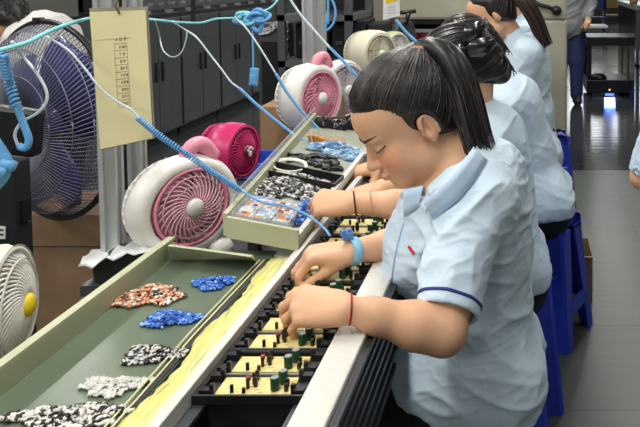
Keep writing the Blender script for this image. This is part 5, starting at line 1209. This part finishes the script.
# the person leaning at the upper left, behind the big fan
hc_ = A(P(-8,20,3.25)); D6 = (-1.93,1.72,.32)
w6 = worker('person in a grey white shirt bending over behind the big floor fan', D6, hc_, -.1, .55, .0065,
    {'near': ([D6[0]-.16,D6[1]+1.45,.85], [D6[0]-.42,D6[1]+1.38,.92], dict(s=A([0,1,0]), **pin)), 'far': ([D6[0]-.17,D6[1]+1.78,.85], [D6[0]-.42,D6[1]+1.7,.92], dict(s=A([0,-1,0]), **pin))}, hairfn=lambda b, C, R, n: hair_bun(C, R, b, False, 71, -.06), seed=6.3, trim=False, stand=True, shirt=M_shirtw)
# the worker across the aisle, only an elbow in view: built facing -X, then turned round
w7 = worker('worker across the aisle, only a pale sleeve and elbow showing at the edge', (0,0,0), (-.20,1.60,1.20), 0., .35, .006,
    {'near': ([.03,1.47,.75], [-.2,1.44,.84], dict(s=A([0,1,0]), **pin)), 'far': ([.03,1.79,.78], [-.12,1.80,.84], dict(s=A([0,-1,0]), **pin))}, hairfn=lambda b, C, R, n: hair_bun(C, R, b, False, 81), seed=7.1, trim=False, hem=.99)
b7 = w7['body']; pe = P(629,185,2.30); b7.rotation_euler = (0,0,pi); b7.location = (pe.x+.098, 2.30+1.62, 0)
stool('blue plastic stool under the worker across the aisle', pe.x+.25, 2.30, .1)
# the person standing far down the aisle
x0, y0 = P(569,60,8.2).x, 8.3
S = SDF((x0-.4,y0-.35,0),(x0+.4,y0+.35,1.75),.011)
for s in (-1,1):
    S.chain([A([x0+s*.085,y0,.88]),A([x0+s*.09,y0,.48]),A([x0+s*.09,y0+.02,.09])],[.085,.062,.045],.03); S.cone((x0+s*.09,y0,.04),(x0+s*.10,y0-.14,.035),.04,.035,.02)
    S.chain([A([x0+s*.18,y0,1.38]),A([x0+s*.24,y0+.02,1.10]),A([x0+s*.20,y0-.14,.92])],[.052,.044,.034],.03)
    hand_sdf(S,(x0+s*.20,y0-.14,.92),A([-s*.2,-.8,-.3]),A([0,-.2,.9]),A([-s,0,0]),grip)
S.chain([A([x0,y0,.92]),A([x0,y0,1.15]),A([x0,y0,1.36])],[.12,.115,.11],.05,sc=(1.3,1,1)); S.cone((x0-.14,y0,1.39),(x0+.14,y0,1.39),.06,.06,.05)
hC = A([x0,y0-.03,1.58]); hR = np.stack([A([1,0,0]),A([0,-1,0]),A([0,0,1])],1); head_sdf(S,hC,hR,A([x0,y0,1.40]),False)
V, F = S.mesh(2); b8 = quadmesh('person', V, F, M_skin, None, np.ones((len(V),3))); tag(b8, 'person in a shiny grey jacket and blue jeans standing far down the aisle', 'person')
S = SDF((x0-.42,y0-.35,.6),(x0+.42,y0+.35,1.6),.012)
S.chain([A([x0,y0,.86]),A([x0,y0,1.15]),A([x0,y0,1.36])],[.155,.14,.13],.05,sc=(1.25,1,1)); S.cone((x0-.15,y0,1.38),(x0+.15,y0,1.38),.08,.08,.05)
for s in (-1,1): S.chain([A([x0+s*.18,y0,1.37]),A([x0+s*.24,y0+.02,1.10]),A([x0+s*.21,y0-.10,.96])],[.07,.06,.05],.03)
V, F = S.mesh(2); V = shell_fold(V, vnormals(V,F), .016, (8,8,16), 3.); quadmesh('jacket', V, F, M_jack, b8, np.ones((len(V),3)))
S = SDF((x0-.3,y0-.25,0),(x0+.3,y0+.25,1.05),.012)
for s in (-1,1): S.chain([A([x0+s*.085,y0,.88]),A([x0+s*.09,y0,.48]),A([x0+s*.09,y0+.02,.10])],[.105,.08,.068],.03)
V, F = S.mesh(2); quadmesh('jeans', V, F, M_jean, b8)
for s in (-1,1): MB().lathe([(.0001,-1),(.6,-.85),(1,-.3),(1,.2),(.75,.8),(.0001,1)], Matrix.Translation((x0+s*.095,y0-.05,.05)) @ Matrix.Diagonal((.055,.15,.05,1)), 18).build('shoe', M_shoe, b8, True)
S = hair_cap(hC, hR, .009, .012, -.06); V, F = S.mesh(2); quadmesh('hair', V, F, M_hair, b8)
